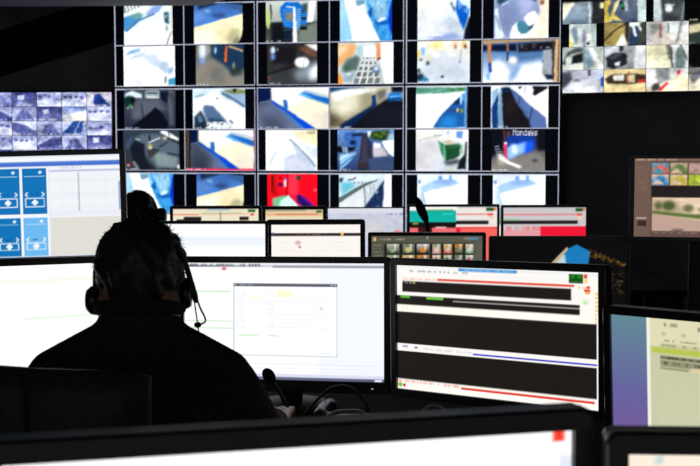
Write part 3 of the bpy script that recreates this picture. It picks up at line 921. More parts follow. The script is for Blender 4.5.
def f_icy(p):
    p.grad((226, 238, 252), (246, 248, 252))
    p.poly((252, 253, 254), [(.12, .5), (.5, .36), (.9, .26), (1, .3), (1, 1), (.22, 1)], .03)
    p.poly((176, 206, 240), [(.08, .3), (.2, .22), (.4, .14), (.7, .12), (.84, .22), (.6, .3), (.3, .38), (.1, .46)], .015)
    p.poly((140, 178, 226), [(.3, .2), (.45, .12), (.66, .12), (.8, .2), (.5, .26)], .02, .8)
    p.poly((120, 170, 225), [(.42, .04), (.5, .03), (.5, .14), (.44, .14)], .01); p.rect((250, 252, 255), .51, .03, .62, .12); p.poly((110, 165, 225), [(.63, .03), (.68, .03), (.68, .14), (.63, .14)], .008)
    p.ell((80, 130, 180), .05, .18, .025, .05, .012)
    p.poly((206, 226, 238), [(.06, .35), (.1, .36), (.2, .8), (.24, 1), (.06, 1)], .012)
    p.line((130, 160, 180), .016, [(.11, .44), (.16, .7), (.22, .98)], .006)
    p.poly((120, 160, 175), [(.1, .84), (.17, .8), (.22, 1), (.1, 1)], .02, .8)
    p.poly((225, 228, 236), [(.3, .66), (.5, .6), (.56, .8), (.36, .84)], .05, .8)


def f_blue_wide(p):
    corridor(p)
    p.rect((18, 18, 24), 0, 0, .075, 1)
    p.rect((104, 84, 50), .012, 0, .05, 1, .8)
    p.poly((40, 44, 56), [(.06, .35), (.2, .34), (.4, .7), (.3, 1), (.06, 1)], .06, .6)
    p.rect((226, 40, 90), .0, .955, 1, 1)
    p.rect((150, 60, 90), .988, 0, 1, 1)


def f_corr(p): corridor(p)


def f_corr2(p):
    p.grad((206, 200, 172), (140, 132, 104))
    p.poly((228, 226, 206), [(.0, .2), (.35, .1), (.4, .5), (.05, .8)], .08)
    p.poly((88, 80, 56), [(0, .6), (.1, .7), (.2, .85), (0, 1)], .05)
    p.poly((150, 146, 120), [(.42, .15), (.6, .1), (.58, .5), (.45, .6)], .05)
    p.poly((110, 108, 100), [(.64, .1), (.78, .05), (.76, .25), (.66, .35)], .02)
    p.poly((20, 70, 120), [(0, 0), (.5, 0), (.2, .06), (0, .12)], .01)
    p.poly((250, 252, 255), [(0, .14), (.3, .05), (.62, .04), (.68, .07), (.3, .2), (.05, .3)], .02)
    p.poly((246, 246, 240), [(.04, .26), (.2, .18), (.2, .26), (.05, .36)], .02)
    p.poly((16, 18, 26), [(.14, 1), (.6, .5), (.78, .28), (.84, .2), (1, .3), (1, 1)], .012)
    p.poly((12, 34, 76), [(.12, .95), (.2, .84), (.58, .44), (.64, .36), (.64, .46), (.4, .8), (.28, 1), (.14, 1)], .012)
    p.poly((24, 26, 40), [(.5, .7), (.8, .4), (1, .5), (1, .9), (.5, .95)], .06, .8)
    p.poly((16, 54, 110), [(.575, .22), (.63, .18), (.63, .44), (.575, .48)], .006)
    p.poly((200, 210, 220), [(.78, .1), (.81, .02), (.83, .2), (.775, .28)], .012)
    p.poly((30, 120, 200), [(.8, .16), (.98, .12), (.98, .34), (.78, .32)], .015)
    p.line((130, 200, 245), .03, [(.82, .24), (.97, .22)], .006); p.line((10, 50, 100), .03, [(.8, .29), (.98, .28)], .006)
    p.poly((6, 14, 34), [(.84, 0), (1, 0), (1, .12), (.84, .14)], .012)


FULL = (.012, .988)
WALL = [
    [[(f_street, (.143, .84)), (f_slope, (.148, .83)), (f_haze, (.13, .87)), (f_shed, (.17, .845))],
     [(f_bluerack, (.13, .83)), (f_bluecloth, (.145, .84)), (f_garage, (.145, .83)), (f_pallets, (.12, .86))],
     [(f_containers, (.155, .84)), (f_truck, (.15, .845)), (f_pale_yard, (.155, .84)), (f_warehouse, FULL)]],
    [[(f_darkyard, (.13, .87)), (f_snow, (.12, .86)), (f_night, (.11, .92)), (f_blue_wide, FULL)],
     [(f_corr, FULL), (f_corr2, FULL), (f_white_road, (.12, .83)), (f_yard, (.11, .87))],
     [(f_quay, (.14, .825)), (f_alley, (.12, .855)), (f_dumpster, (.14, .83)), (f_sign, (.135, .82))]],
    [[(f_bluecloth, (.145, .83)), (f_slope, (.165, .83)), (f_haze, (.13, .87)), (f_shed, (.17, .845))],
     [(f_red, (.14, .83)), (f_fence, (.13, .84)), (f_white_road, (.12, .83)), (f_yard, (.11, .87))],
     [(f_icy, (.16, .825)), (f_icy, (.155, .83)), (f_pale_yard, (.155, .84)), (f_quay, (.14, .825))]],
]
VW, VH = 1.018, 0.573
WALL_LABELS = [
    ['video wall screen showing snowy street, sand slope, white haze and dim shed views', 'video wall screen showing blue rack, blue cloth, dark garage and pallet yard views', 'video wall screen showing blue containers, white truck, pale yard and warehouse views'],
    ['video wall screen showing dark yard, snow heap, night parking and red-edged corridor views', 'video wall screen with two wide cream corridor views above road and courtyard', 'video wall screen showing quay, alley, green dumpster and lit blue sign views'],
    ['video wall screen behind the seated silhouette showing blue cloth and sand slope views', 'video wall screen with a bright red room view beside a grey fence', 'video wall screen with two matching pale blue icy ground views']]


def display_shell(t, w, h, bz, depth=0.085):
    bm = bmesh.new()
    bm_box(bm, (0, 0.012 + depth / 2, 0), (w + 2 * bz - 0.004, depth, h + 2 * bz - 0.004), 0.006)
    bm_box(bm, (0, 0.012 + depth + 0.012, 0), (w * 0.6, 0.026, h * 0.5), 0.004)
    from_bm('housing', bm, 'plastic', t)
    bm = bmesh.new()
    for cx, cz, sx, sz in ((0, h / 2 + bz / 2, w + 2 * bz, bz), (0, -h / 2 - bz / 2, w + 2 * bz, bz), (-w / 2 - bz / 2, 0, bz, h), (w / 2 + bz / 2, 0, bz, h)):
        bm_box(bm, (cx, 0.004, cz), (sx, 0.02, sz), 0.0015, seg=1)
    from_bm('bezel', bm, 'plastic', t)


fseed = 3
for r in range(3):
    for c in range(3):
        s = (c - 1) * 1.031
        x = -0.139 + s * math.cos(wall_yaw)
        yv = wall_y(-0.124) + s * math.sin(wall_yaw)
        z = 2.179 - 0.586 * r
        t = empty('video_wall_display', (x, yv, z), wall_yaw, WALL_LABELS[r][c], 'display', 'video wall displays')
        display_shell(t, VW, VH, 0.004)
        sp = Pic(82, 46, (3, 4, 9))
        scr = picture_mesh('screen', sp, VW, VH, 0, 0, 0, 'feed', t)
        # light divider lines drawn by the wall controller
        bm = bmesh.new()
        lw = 0.0055
        for cx, cz, sx, sz in ((0, VH / 2 - lw, VW, lw * 1.5), (0, 0.0, VW, lw), (-VW / 2 + lw * .8, 0, lw * 1.3, VH), (0, 0, lw, VH), (0, -VH / 2 + lw * .5, VW, lw), (VW / 2 - lw * .5, 0, lw * .9, VH)):
            bm_box(bm, (cx, -0.0015, cz), (sx, 0.001, sz))
        me = bpy.data.meshes.new('divider_lines')
        bm.to_mesh(me); bm.free()
        at = me.color_attributes.new('picture', 'FLOAT_COLOR', 'POINT')
        at.data.foreach_set('color', np.tile(np.array([.50, .53, .68, 1], np.float32), len(me.vertices)))
        link('divider_lines', me, 'feed', scr)
        for k, (fn, (u0, u1)) in enumerate(WALL[r][c]):
            cw, ch = VW / 2, VH / 2
            wide = fn in (f_corr, f_corr2, f_warehouse, f_blue_wide)
            p = Pic(84 if wide else (96 if fn is f_sign else 62), 80 if fn is f_sign else 50, (0, 0, 0), fseed); fseed += 1
            fn(p)
            p.finish()
            if fn is f_sign: p.text('Mondays', (235, 238, 255), .4, .008, .14, 1.0, .66)
            cap(p)
            cx0 = -VW / 2 + (k % 2) * cw
            iw = (u1 - u0) * cw
            picture_mesh('camera_feed', p, iw, ch * 0.965, cx0 + (u0 + u1) / 2 * cw, VH / 4 - (k // 2) * ch - 0.002, -0.0025, 'wall_feed', scr)

# steel rack that carries the video wall
t = empty('video_wall_rack', (-0.124, wall_y(-0.124), 0), wall_yaw, 'black steel rack standing behind the video wall screens', 'rack')
for k in range(4):
    box('upright', (-1.55 + k * 1.033, 0.175, 1.25), (0.05, 0.06, 2.5), 'steel', t, 0.003)
for z in (0.9, 1.1, 1.5, 1.7, 2.1, 2.3):
    box('rail', (0, 0.14, z), (3.15, 0.025, 0.04), 'steel', t, 0.002)
for k in range(4):
    box('foot_plate', (-1.55 + k * 1.033, 0.175, 0.01), (0.12, 0.4, 0.02), 'steel', t, 0.003)


# ------------------------------------------------------------------ wall display with sixteen car park views
def x00(p): p.grad((140, 158, 172), (104, 124, 142)); p.poly((246, 244, 214), [(0, .1), (.3, .05), (0, .9)], .02); p.poly((44, 44, 46), [(.72, .05), (1, 0), (1, 1), (.7, 1)], .01); p.line((205, 214, 220), .07, [(.64, .05), (.67, 1)]); p.rect((208, 208, 150), .9, .1, 1, .35); p.rect((30, 30, 30), 0, 0, 1, .06)
def x01(p): p.grad((84, 92, 112), (70, 84, 108)); p.poly((208, 182, 76), [(0, .05), (.16, 0), (.08, .5), (.2, .9), (0, 1)], .008); p.poly((216, 196, 90), [(.26, .1), (.36, .05), (.24, .62), (.45, .95), (.15, .8)], .008); p.poly((235, 235, 225), [(.34, 0), (.38, 0), (.27, .5), (.24, .5)]); p.poly((10, 44, 22), [(.36, .05), (.46, .1), (.48, .5), (.4, .4)], .008); p.poly((30, 160, 80), [(.4, .2), (.44, .2), (.44, .34), (.4, .34)]); p.poly((200, 222, 216), [(.82, 0), (1, 0), (1, 1), (.84, 1)], .01); p.poly((160, 178, 180), [(.46, .1), (.56, 0), (.56, .5), (.5, .5)], .01); p.line((245, 250, 250), .04, [(.8, 0), (.83, 1)])
def x02(p): p.grad((58, 66, 70), (86, 94, 96)); p.poly((196, 208, 210), [(0, .0), (.22, 0), (.28, 1), (0, 1)], .03); p.ell((226, 234, 228), .5, .45, .12, .16, .03); p.ell((232, 240, 236), .52, .32, .18, .03, .02); p.line((30, 36, 40), .05, [(.3, 0), (.36, 1)], .01); p.ell((46, 54, 58), .55, .82, .3, .15, .05); p.line((190, 200, 200), .03, [(.98, .2), (.9, .95)])
def x03(p): p.grad((6, 6, 8), (6, 6, 8)); p.rect((150, 150, 120), 0, .94, .2, 1)
def x10(p): p.grad((196, 212, 208), (212, 220, 214)); p.poly((120, 140, 160), [(.1, .2), (.3, .1), (.32, .8), (.22, .9)], .03); p.poly((222, 206, 120), [(0, .5), (.2, 1), (0, 1)], .01); p.poly((150, 150, 180), [(.48, .3), (.6, .3), (.62, 1), (.5, 1)], .02); p.poly((244, 246, 240), [(.66, .4), (.76, .5), (.78, .85), (.64, .8)], .008); p.ell((40, 50, 54), .7, .85, .06, .06, .01); p.poly((170, 184, 184), [(.78, 0), (1, 0), (1, 1), (.86, 1)], .01)
def x11(p): p.grad((172, 152, 88), (150, 132, 70)); p.poly((232, 230, 214), [(.28, 1), (.42, .5), (.6, .6), (.62, 1)], .01); p.line((60, 50, 34), .06, [(0, .8), (.2, .4), (.55, 0)], .006); p.poly((48, 44, 38), [(.5, 0), (.62, 0), (.58, 1), (.5, .6)], .01); p.poly((44, 58, 90), [(.62, .2), (1, 0), (1, 1), (.58, 1)], .01); p.line((245, 250, 252), .09, [(.66, .05), (.76, .6)]); p.line((245, 250, 252), .09, [(.78, .05), (.94, .55)]); p.rect((214, 230, 222), .6, 0, .84, .16); p.poly((60, 70, 40), [(.93, 0), (1, 0), (1, .4), (.9, 1), (.8, 1)], .01)
def x12(p): p.grad((186, 190, 186), (206, 196, 200)); p.poly((214, 206, 196), [(.2, .4), (.6, .5), (.8, 1), (.1, 1)], .04); p.poly((150, 74, 78), [(.3, .1), (.37, .05), (.37, .7), (.31, .72)], .02); p.poly((124, 132, 128), [(.1, .1), (.3, .1), (.3, .4), (.1, .6)], .04); p.poly((226, 236, 236), [(.5, 0), (.76, 0), (.72, .5), (.54, .55)], .02); p.line((96, 104, 104), .06, [(.84, 0), (.72, .9)], .01); p.poly((232, 234, 226), [(.9, .2), (1, 0), (1, 1), (.76, 1)], .01); p.rect((110, 124, 124), .5, .05, .54, .5)
def x13(p): p.grad((212, 204, 160), (240, 232, 190)); p.poly((52, 66, 62), [(0, .55), (.5, .4), (1, .4), (1, 1), (0, 1)], .02); p.poly((40, 40, 30), [(0, 0), (.6, 0), (0, .2)], .02)
def x20(p): p.grad((168, 178, 174), (208, 214, 200)); p.poly((86, 96, 100), [(0, .7), (.1, .25), (.3, .05), (.5, .05), (.5, .2), (.2, .3), (.06, .8)], .01); p.poly((24, 28, 34), [(.24, .4), (.5, .25), (.5, .65), (.22, .75)], .015); p.ell((220, 232, 220), .14, .55, .07, .14, .02); p.poly((232, 236, 228), [(.62, .1), (.72, .05), (1, .9), (.9, 1)], .015); p.poly((120, 150, 170), [(.55, .1), (.63, .1), (.76, .8), (.58, 1)], .03); p.rect((90, 110, 110), .52, 0, .545, 1)
def x21(p): p.grad((176, 180, 184), (142, 146, 152)); p.poly((232, 234, 236), [(.76, 0), (1, 0), (1, 1), (.7, 1)], .02); p.poly((34, 34, 42), [(.05, .5), (.25, .3), (.5, .3), (.56, .45), (.54, .8), (.2, 1), (.08, .9)], .012); p.poly((206, 212, 220), [(.25, .72), (.4, .66), (.36, .86), (.28, .86)], .008); p.poly((66, 66, 76), [(.1, .5), (.28, .36), (.46, .38), (.2, .6)], .008); p.ell((30, 34, 48), .42, .1, .05, .16, .012); p.poly((212, 218, 226), [(0, .1), (.36, 0), (.34, .2), (.02, .4)], .02)
def x22(p): p.grad((228, 224, 180), (236, 234, 206)); p.poly((110, 118, 104), [(.46, 0), (.56, 0), (.6, .6), (.54, .65)], .01); p.poly((210, 216, 216), [(.56, 0), (1, 0), (1, 1), (.6, 1)], .01); p.poly((50, 56, 60), [(.56, .05), (.6, .05), (.64, 1), (.6, .9)], .008); p.poly((112, 128, 126), [(.7, .2), (.82, .05), (.95, .5), (.9, 1), (.68, 1)], .02); p.line((70, 80, 70), .05, [(.8, 0), (.98, .7)], .008); p.ell((240, 246, 246), .68, .22, .04, .1, .015)
def x23(p): p.grad((8, 8, 10), (10, 10, 14)); p.rect((226, 222, 190), .35, 0, 1, .9)
def x30(p): p.grad((176, 182, 206), (216, 220, 232)); p.poly((70, 70, 86), [(0, .1), (.2, .05), (.25, .4), (.05, .8), (0, .8)], .03); p.ell((60, 60, 70), .36, .46, .09, .07, .02); p.rect((54, 50, 70), .62, 0, .68, .28, .8); p.poly((44, 76, 196), [(.92, .4), (1, .3), (1, .75), (.92, .7)], .012); p.poly((176, 180, 120), [(.86, .4), (.9, .4), (.9, .75), (.86, .7)], .01); p.poly((236, 238, 246), [(.25, .5), (.8, .45), (.95, 1), (.15, 1)], .06); p.rect((205, 195, 190), .3, .05, .6, .25, .5)
def x31(p): p.grad((214, 196, 140), (236, 214, 158)); p.poly((62, 46, 34), [(.02, .4), (.2, .24), (.8, .2), (1, .28), (1, .6), (.6, .66), (.1, .62)], .015); p.poly((250, 250, 240), [(.22, .28), (.48, .25), (.48, .5), (.24, .5)], .01); p.rect((190, 178, 140), .54, .25, .74, .58); p.poly((160, 40, 30), [(.55, .6), (.58, .1), (.6, .1), (.58, .62)]); p.poly((190, 40, 40), [(.8, .5), (.98, .44), (.98, .6), (.82, .62)], .008)
def x32(p): p.grad((216, 218, 222), (224, 212, 180)); p.poly((142, 148, 148), [(.22, .0), (.56, .0), (.54, .5), (.3, .7)], .02); p.poly((240, 226, 190), [(.3, 1), (.62, .45), (.92, .3), (1, .4), (.96, 1)], .01); p.poly((62, 56, 62), [(.14, .7), (.3, .6), (.34, .9), (.14, 1)], .02); p.poly((226, 30, 46), [(.3, .95), (.36, .8), (.5, .58), (.53, .68), (.4, .92), (.34, 1)], .01); p.poly((214, 30, 50), [(.72, .2), (.8, .05), (.82, .22), (.74, .32)], .012); p.poly((246, 246, 250), [(0, .2), (.22, .1), (.2, .6), (.02, .9)], .02)
def x33(p): p.grad((236, 228, 196), (240, 232, 204)); p.poly((120, 120, 130), [(0, .4), (.3, .1), (.8, 0), (.3, .4), (.1, .7)], .02); p.rect((60, 60, 66), 0, 0, .3, .3, .7)


XF = [[x00, x01, x02, x03], [x10, x11, x12, x13], [x20, x21, x22, x23], [x30, x31, x32, x33]]
XL = {2: (.17, .9), 4: (.16, .82)}
t = empty('wall_display', (1.83, 7.401, 2.096), R(-12.3), 'wall display with a grid of yellow-tinted parked car and shop views', 'display')
display_shell(t, VW, VH, 0.012)
t.rotation_euler = (R(-2.2), R(-.5), R(-12.3))
scr = picture_mesh('screen', Pic(40, 24, (3, 4, 8)), VW, VH, 0, 0, 0, 'feed', t)
for r in range(4):
    for c in range(4):
        u0, u1 = XL.get(r * 4 + c, (0.0, 1.0))
        cw, ch = VW / 4, VH / 4
        p = Pic(40, 24, (0, 0, 0), 70 + r * 4 + c)
        XF[r][c](p); p.noise(20, 9); p.finish(.02, .15, .1, .9, .0, .3); p.scrib((240, 240, 220), .02, .93, .2, .98, .6, 5)
        picture_mesh('camera_feed', p, (u1 - u0) * cw * .985, ch * .985, -VW / 2 + (c + (u0 + u1) / 2) * cw, VH / 2 - (r + .5) * ch, -.0015, 'wall_feed', scr)
box('mounting_arm', (0, 0.1 + 0.28, 0), (0.08, 0.56, 0.08), 'steel', t, 0.004)
box('wall_plate', (0, 0.665, 0), (0.3, 0.02, 0.3), 'steel', t, 0.003)

# wall display with a mosaic of violet-tinted street views
SW, SH = 0.93, 0.523
t = empty('wall_display', (-2.198, 8.714, 1.609), R(-4), 'wall display with a mosaic of violet-tinted street camera views', 'display')
t.rotation_euler = (R(-1.5), 0, R(-4))
display_shell(t, SW, SH, 0.014, 0.05)
scr = picture_mesh('screen', Pic(40, 24, (6, 6, 14)), SW, SH, 0, 0, 0, 'feed', t)
rs = np.random.RandomState(11)
for r in range(5):
    for c in range(5):
        p = Pic(30, 18, (0, 0, 0), 200 + r * 5 + c)
        v = rs.rand
        tint = lambda k: (k * 190 + 26, k * 190 + 32, min(255, k * 160 + 92))
        p.grad(tint(.6 + .4 * v()), tint(.5 + .45 * v()))
        sgn = v() < .5
        q = lambda pts: [(1 - x, y) if sgn else (x, y) for x, y in pts]
        kind = (r * 3 + c * 2) % 5
        if kind == 0:      # road running away
            p.poly(tint(.2 + .2 * v()), q([(.1, 1), (.35, .3), (.6, .2), (.95, 1)]), .03)
            p.line(tint(.95), .05, q([(.4, .95), (.48, .3)]), .01, .7)
        elif kind == 1:    # forecourt with a dark parked row
            p.poly(tint(.95), q([(0, .5), (.5, .25), (1, .4), (1, 1), (0, 1)]), .03)
            for k_ in range(4): p.ell(tint(.15 + .2 * v()), .15 + .22 * k_, .3 + .1 * v(), .08, .09, .02)
        elif kind == 2:    # dim hall with a bright window
            p.grad(tint(.2), tint(.4)); p.rect(tint(.98), .25, .2, .5, .5); p.poly(tint(.6), q([(.1, .9), (.6, .6), (1, .9), (.8, 1)]), .05)
        elif kind == 3:    # wall edge across the view
            p.poly(tint(.25 + .2 * v()), q([(0, .1), (.45, .2), (1, .75), (1, 1), (.3, 1), (0, .6)]), .03)
            p.line(tint(1.0), .08, q([(.35, .1), (1, .6)]), .02)
        else:              # yard with foliage
            for k_ in range(9): p.ell(tint(.15 + .6 * v()), v(), .15 + .4 * v(), .1, .1, .03)
            p.poly(tint(.9), q([(0, .75), (1, .6), (1, 1), (0, 1)]), .04)
        if (r, c) == (2, 3): p.grad((206, 206, 236), (150, 160, 206)); p.poly((46, 78, 140), [(.05, .8), (.45, .02), (.88, .02), (.75, .95), (.05, .95)], .01); p.line((220, 225, 245), .06, [(.5, .95), (.72, .02)])
        if (r, c) == (0, 4): p.grad((196, 190, 206), (206, 206, 226)); p.poly((34, 62, 130), [(.28, .2), (.5, .1), (.95, .95), (.3, .95)], .01)
        if (r, c) == (1, 3): p.grad((120, 140, 200), (226, 222, 216)); p.poly((240, 236, 220), [(.3, .5), (1, .3), (1, 1), (.6, 1)], .03)
        p.noise(60, 9); p.finish(.06, .25, .1, 1.05, .0, .4)
        p.scrib((245, 245, 255), .1, .86, .8, .95, .8, 8)
        cw, ch = SW / 5, SH / 5
        picture_mesh('camera_feed', p, cw * .975, ch * .975, -SW / 2 + (c + .5) * cw, SH / 2 - (r + .5) * ch, -.0015, 'wall_feed', scr)
box('mounting_arm', (0, 0.105, 0), (0.12, 0.1, 0.12), 'steel', t, 0.004)


# ------------------------------------------------------------------ desks
def desk(label, x0, x1, y0, y1, z=0.77, wing=None):
    t = empty('control_desk', ((x0 + x1) / 2, (y0 + y1) / 2, 0), 0, label, 'desk', None)
    w, d = x1 - x0, y1 - y0
    box('desktop', (0, 0, z - 0.0175), (w, d, 0.035), 'desk', t, 0.005)
    n = max(2, int(w / 1.2) + 1)
    for k in range(n):
        box('side_panel', (-w / 2 + 0.05 + k * (w - 0.1) / (n - 1), 0.05, (z - 0.035) / 2), (0.03, d - 0.2, z - 0.035), 'desk', t, 0.002)
    box('modesty_panel', (0, d / 2 - 0.06, z / 2 + 0.05), (w - 0.16, 0.02, z - 0.25), 'desk', t, 0.002)
    if wing:
        a0, a1, b0, b1 = wing
        cx, cy = (x0 + x1) / 2, (y0 + y1) / 2
        box('desk_wing', ((a0 + a1) / 2 - cx, (b0 + b1) / 2 - cy, z - 0.0175), (a1 - a0, b1 - b0, 0.035), 'desk', t, 0.005)
        for ax in (a0 + 0.04, a1 - 0.04):
            box('leg', (ax - cx, b0 + 0.05 - cy, (z - 0.035) / 2), (0.05, 0.05, z - 0.035), 'steel', t, 0.003)
    return t


Z3 = 0.77
desk('dark control desk in front of the man in the headset', -1.5, 1.4, 2.52, 3.72, Z3, (0.42, 1.4, 1.95, 2.518))
desk('dark control desk carrying the middle row of monitors', -1.4, 2.0, 4.18, 5.02)
desk('dark control desk nearest the video wall', -1.5, 1.7, 5.74, 6.6)
desk('dark desk carrying the two large foreground monitors', -0.7, 1.15, 0.86, 1.5, 0.75)


# ------------------------------------------------------------------ monitors
def monitor(label, w, h, bz, pos, yaw, tilt, roll, pic, deskz, strength='screen', chin=None, group=None, led=True, depth=0.035, base=0.22, bez='plastic', back=0.09):
    """pos = centre of the lit screen in the world. The Empty stands on the desk below it."""
    yaw, tilt, roll = R(yaw), R(tilt), R(roll)
    chin = chin or bz
    px, py, pz = pos
    bx, by = px - math.sin(yaw) * back, py + math.cos(yaw) * back
    t = empty('computer_monitor', (bx, by, deskz), yaw, label, 'monitor', group)
    head = Matrix.Translation((0, -back, pz - deskz)) @ Euler((tilt, roll, 0)).to_matrix().to_4x4()
    W, H = w + 2 * bz, h + bz + chin
    zc = (bz - chin) / 2
    # front frame with rounded outer corners
    bm = bmesh.new()
    n = 6; rc = min(bz * 0.6, 0.012)
    outer, inner = [], []
    for (sx, sz, a0) in ((1, 1, 0), (-1, 1, 90), (-1, -1, 180), (1, -1, 270)):
        for k in range(n + 1):
            a = R(a0 + 90 * k / n)
            outer.append((sx * (W / 2 - rc) + rc * math.cos(a), zc + sz * (H / 2 - rc) + rc * math.sin(a)))
            inner.append((sx * w / 2, sz * h / 2))
    bw = bz * 0.14
    fo = [bm.verts.new((x * (1 - 2 * bw / W), -0.006, zc + (z - zc) * (1 - 2 * bw / H))) for x, z in outer]
    fe = [bm.verts.new((x, -0.006 + bw, z)) for x, z in outer]
    fi = [bm.verts.new((x, -0.006, z)) for x, z in inner]
    fb = [bm.verts.new((x, 0.012, z)) for x, z in outer]
    fib = [bm.verts.new((x, 0.004, z)) for x, z in inner]
    m_ = len(outer)
    for i in range(m_):
        j = (i + 1) % m_
        bm.faces.new((fo[i], fo[j], fi[j], fi[i]))
        bm.faces.new((fb[j], fb[i], fe[i], fe[j])[::-1])
        bm.faces.new((fe[j], fe[i], fo[i], fo[j])[::-1])
        bm.faces.new((fi[i], fi[j], fib[j], fib[i]))
    bmesh.ops.remove_doubles(bm, verts=bm.verts, dist=1e-5)
    bmesh.ops.dissolve_degenerate(bm, dist=1e-5, edges=bm.edges)
    bmesh.ops.recalc_face_normals(bm, faces=bm.faces)
    bmesh.ops.transform(bm, matrix=head, verts=bm.verts)
    from_bm('bezel', bm, bez, t)
    # rear housing: shallow slab and a smaller hump
    bm = bmesh.new()
    bm_box(bm, (0, 0.012 + depth * 0.35, zc), (W - 0.003, depth * 0.7, H - 0.003), 0.008, head)
    bm_box(bm, (0, 0.012 + depth * 0.75, zc), (W * 0.62, depth * 0.6, H * 0.6), 0.01, head)
    from_bm('housing', bm, 'plastic', t)
    s = picture_mesh('screen', pic, w, h, 0, 0, 0.002, strength, t)
    s.data.transform(head)
    if led:
        bm = bmesh.new()
        bm_box(bm, (w / 2 - 0.03, -0.0065, -h / 2 - chin * 0.55), (0.006, 0.002, 0.002), 0, head)
        from_bm('power_light', bm, 'led', t)
        bm = bmesh.new()
        for k in range(4):
            bm_box(bm, (w / 2 - 0.06 - k * 0.02, -0.0065, -h / 2 - chin * 0.55), (0.009, 0.002, 0.004), 0, head)
        from_bm('button_row', bm, 'gloss', t)
    top = pz - deskz
    bm = bmesh.new()
    bm_box(bm, (0, 0.0, top / 2), (0.055, 0.03, top), 0.006)
    from_bm('stand_neck', bm, 'gloss', t)
    bm = bmesh.new()
    bm_box(bm, (0, 0, top), (0.1, 0.045, 0.1), 0.005)
    from_bm('tilt_hinge', bm, 'plastic', t)
    lathe('stand_base', [(base / 2, 0.0), (base / 2, 0.008), (base / 2 - 0.01, 0.014), (0.03, 0.02)], 'gloss', t, 32)
    return t


# -- what the desk screens show
def ui_white_form():
    p = Pic(252, 142, (250, 251, 255), 5)
    p.grad((252, 252, 253), (246, 248, 255), False, (.6, 0, 1, 1))
    p.rect((238, 243, 252), .68, .04, 1, .97)
    p.rect((232, 234, 240), 0, .0, 1, .035)
    p.grad((120, 122, 128), (205, 208, 214), False, (0, .022, .45, .04))
    p.rect((150, 153, 160), .45, .024, 1, .044)
    p.scrib((80, 82, 90), .03, .012, .42, .032, .8, 26)
    p.ell((225, 70, 80), .205, .055, .012, .012, .003)
    p.scrib((170, 175, 185), .0, .09, .5, .1, .25)
    p.scrib((200, 205, 210), .0, .14, .55, .15, .3)
    for y, x1 in ((.245, .24), (.5, .25), (.56, .25)):
        p.rect((196, 232, 190), 0, y, x1, y + .01)
    for i in range(14): p.rect((236, 238, 242), 0, .17 + .045 * i, .25, .173 + .045 * i)
    p.scrib((215, 190, 190), .02, .32, .2, .33, .3)
    x0, x1, y0, y1 = .256, .767, .178, .79
    p.rect((170, 174, 180), x0 - .003, y0, x1 + .003, y1 + .006)
    p.rect((247, 248, 252), x0, y0, x1, y1)
    p.rect((92, 94, 102), x0 - .003, y0, x1 + .003, y0 + .026)
    p.rect((236, 150, 70), x0, y0 + .004, x0 + .01, y0 + .022)
    p.scrib((165, 175, 200), x0 + .02, y0 + .006, x0 + .1, y0 + .02, .7)
    p.rect((200, 205, 215), x1 - .03, y0 + .008, x1 - .02, y0 + .018); p.rect((220, 225, 230), x1 - .012, y0 + .008, x1 - .004, y0 + .018)
    for r_ in range(9):
        yy = y0 + .06 + .036 * r_
        p.rect((226, 229, 236), x0 + .01, yy + .024, x1 - .02, yy + .027)
        p.scrib((176, 182, 194), x0 + .012, yy + .004, x0 + .055, yy + .014, .4)
        p.scrib((176, 182, 194), x0 + .17, yy + .004, x0 + .2, yy + .014, .4)
        p.rect((252, 252, 250), x0 + .07, yy, x0 + .15, yy + .02)
    p.rect((252, 246, 206), x0 + .215, y0 + .06, x0 + .29, y0 + .115)
    p.rect((252, 250, 232), x0 + .07, y0 + .1, x0 + .15, y0 + .14)
    p.ell((190, 195, 205), x0 + .435, y0 + .21, .006, .01)
    p.rect((200, 236, 196), x0 + .02, y0 + .44, x0 + .12, y0 + .45); p.rect((200, 236, 196), x0 + .17, y0 + .44, x0 + .22, y0 + .45)
    p.rect((252, 252, 254), x0 + .24, y0 + .42, x0 + .4, y1 - .03)
    p.scrib((190, 195, 205), x0 + .42, y1 - .03, x1 - .02, y1 - .02, .5)
    for i in range(5): p.rect((226, 229, 242), 0, .83 + .032 * i, 1, .834 + .032 * i)
    p.scrib((196, 202, 220), .05, .86, .95, .87, .35)
    p.rect((216, 219, 236), 0, .945, 1, .975)
    p.grad((108, 108, 140), (88, 90, 118), False, (0, .975, 1, 1))
    p.rect((240, 240, 250), .95, .98, .985, .995)
    return p


def ui_white_side():
    p = Pic(120, 70, (253, 253, 252), 6)
    for i in range(18): p.rect((240, 242, 244), 0, .06 + .05 * i, 1, .068 + .05 * i)
    p.scrib((200, 205, 210), .1, .03, .7, .05, .4)
    p.rect((222, 240, 220), .3, .4, .8, .415)
    p.rect((246, 240, 226), .2, .12, .7, .14)
    return p


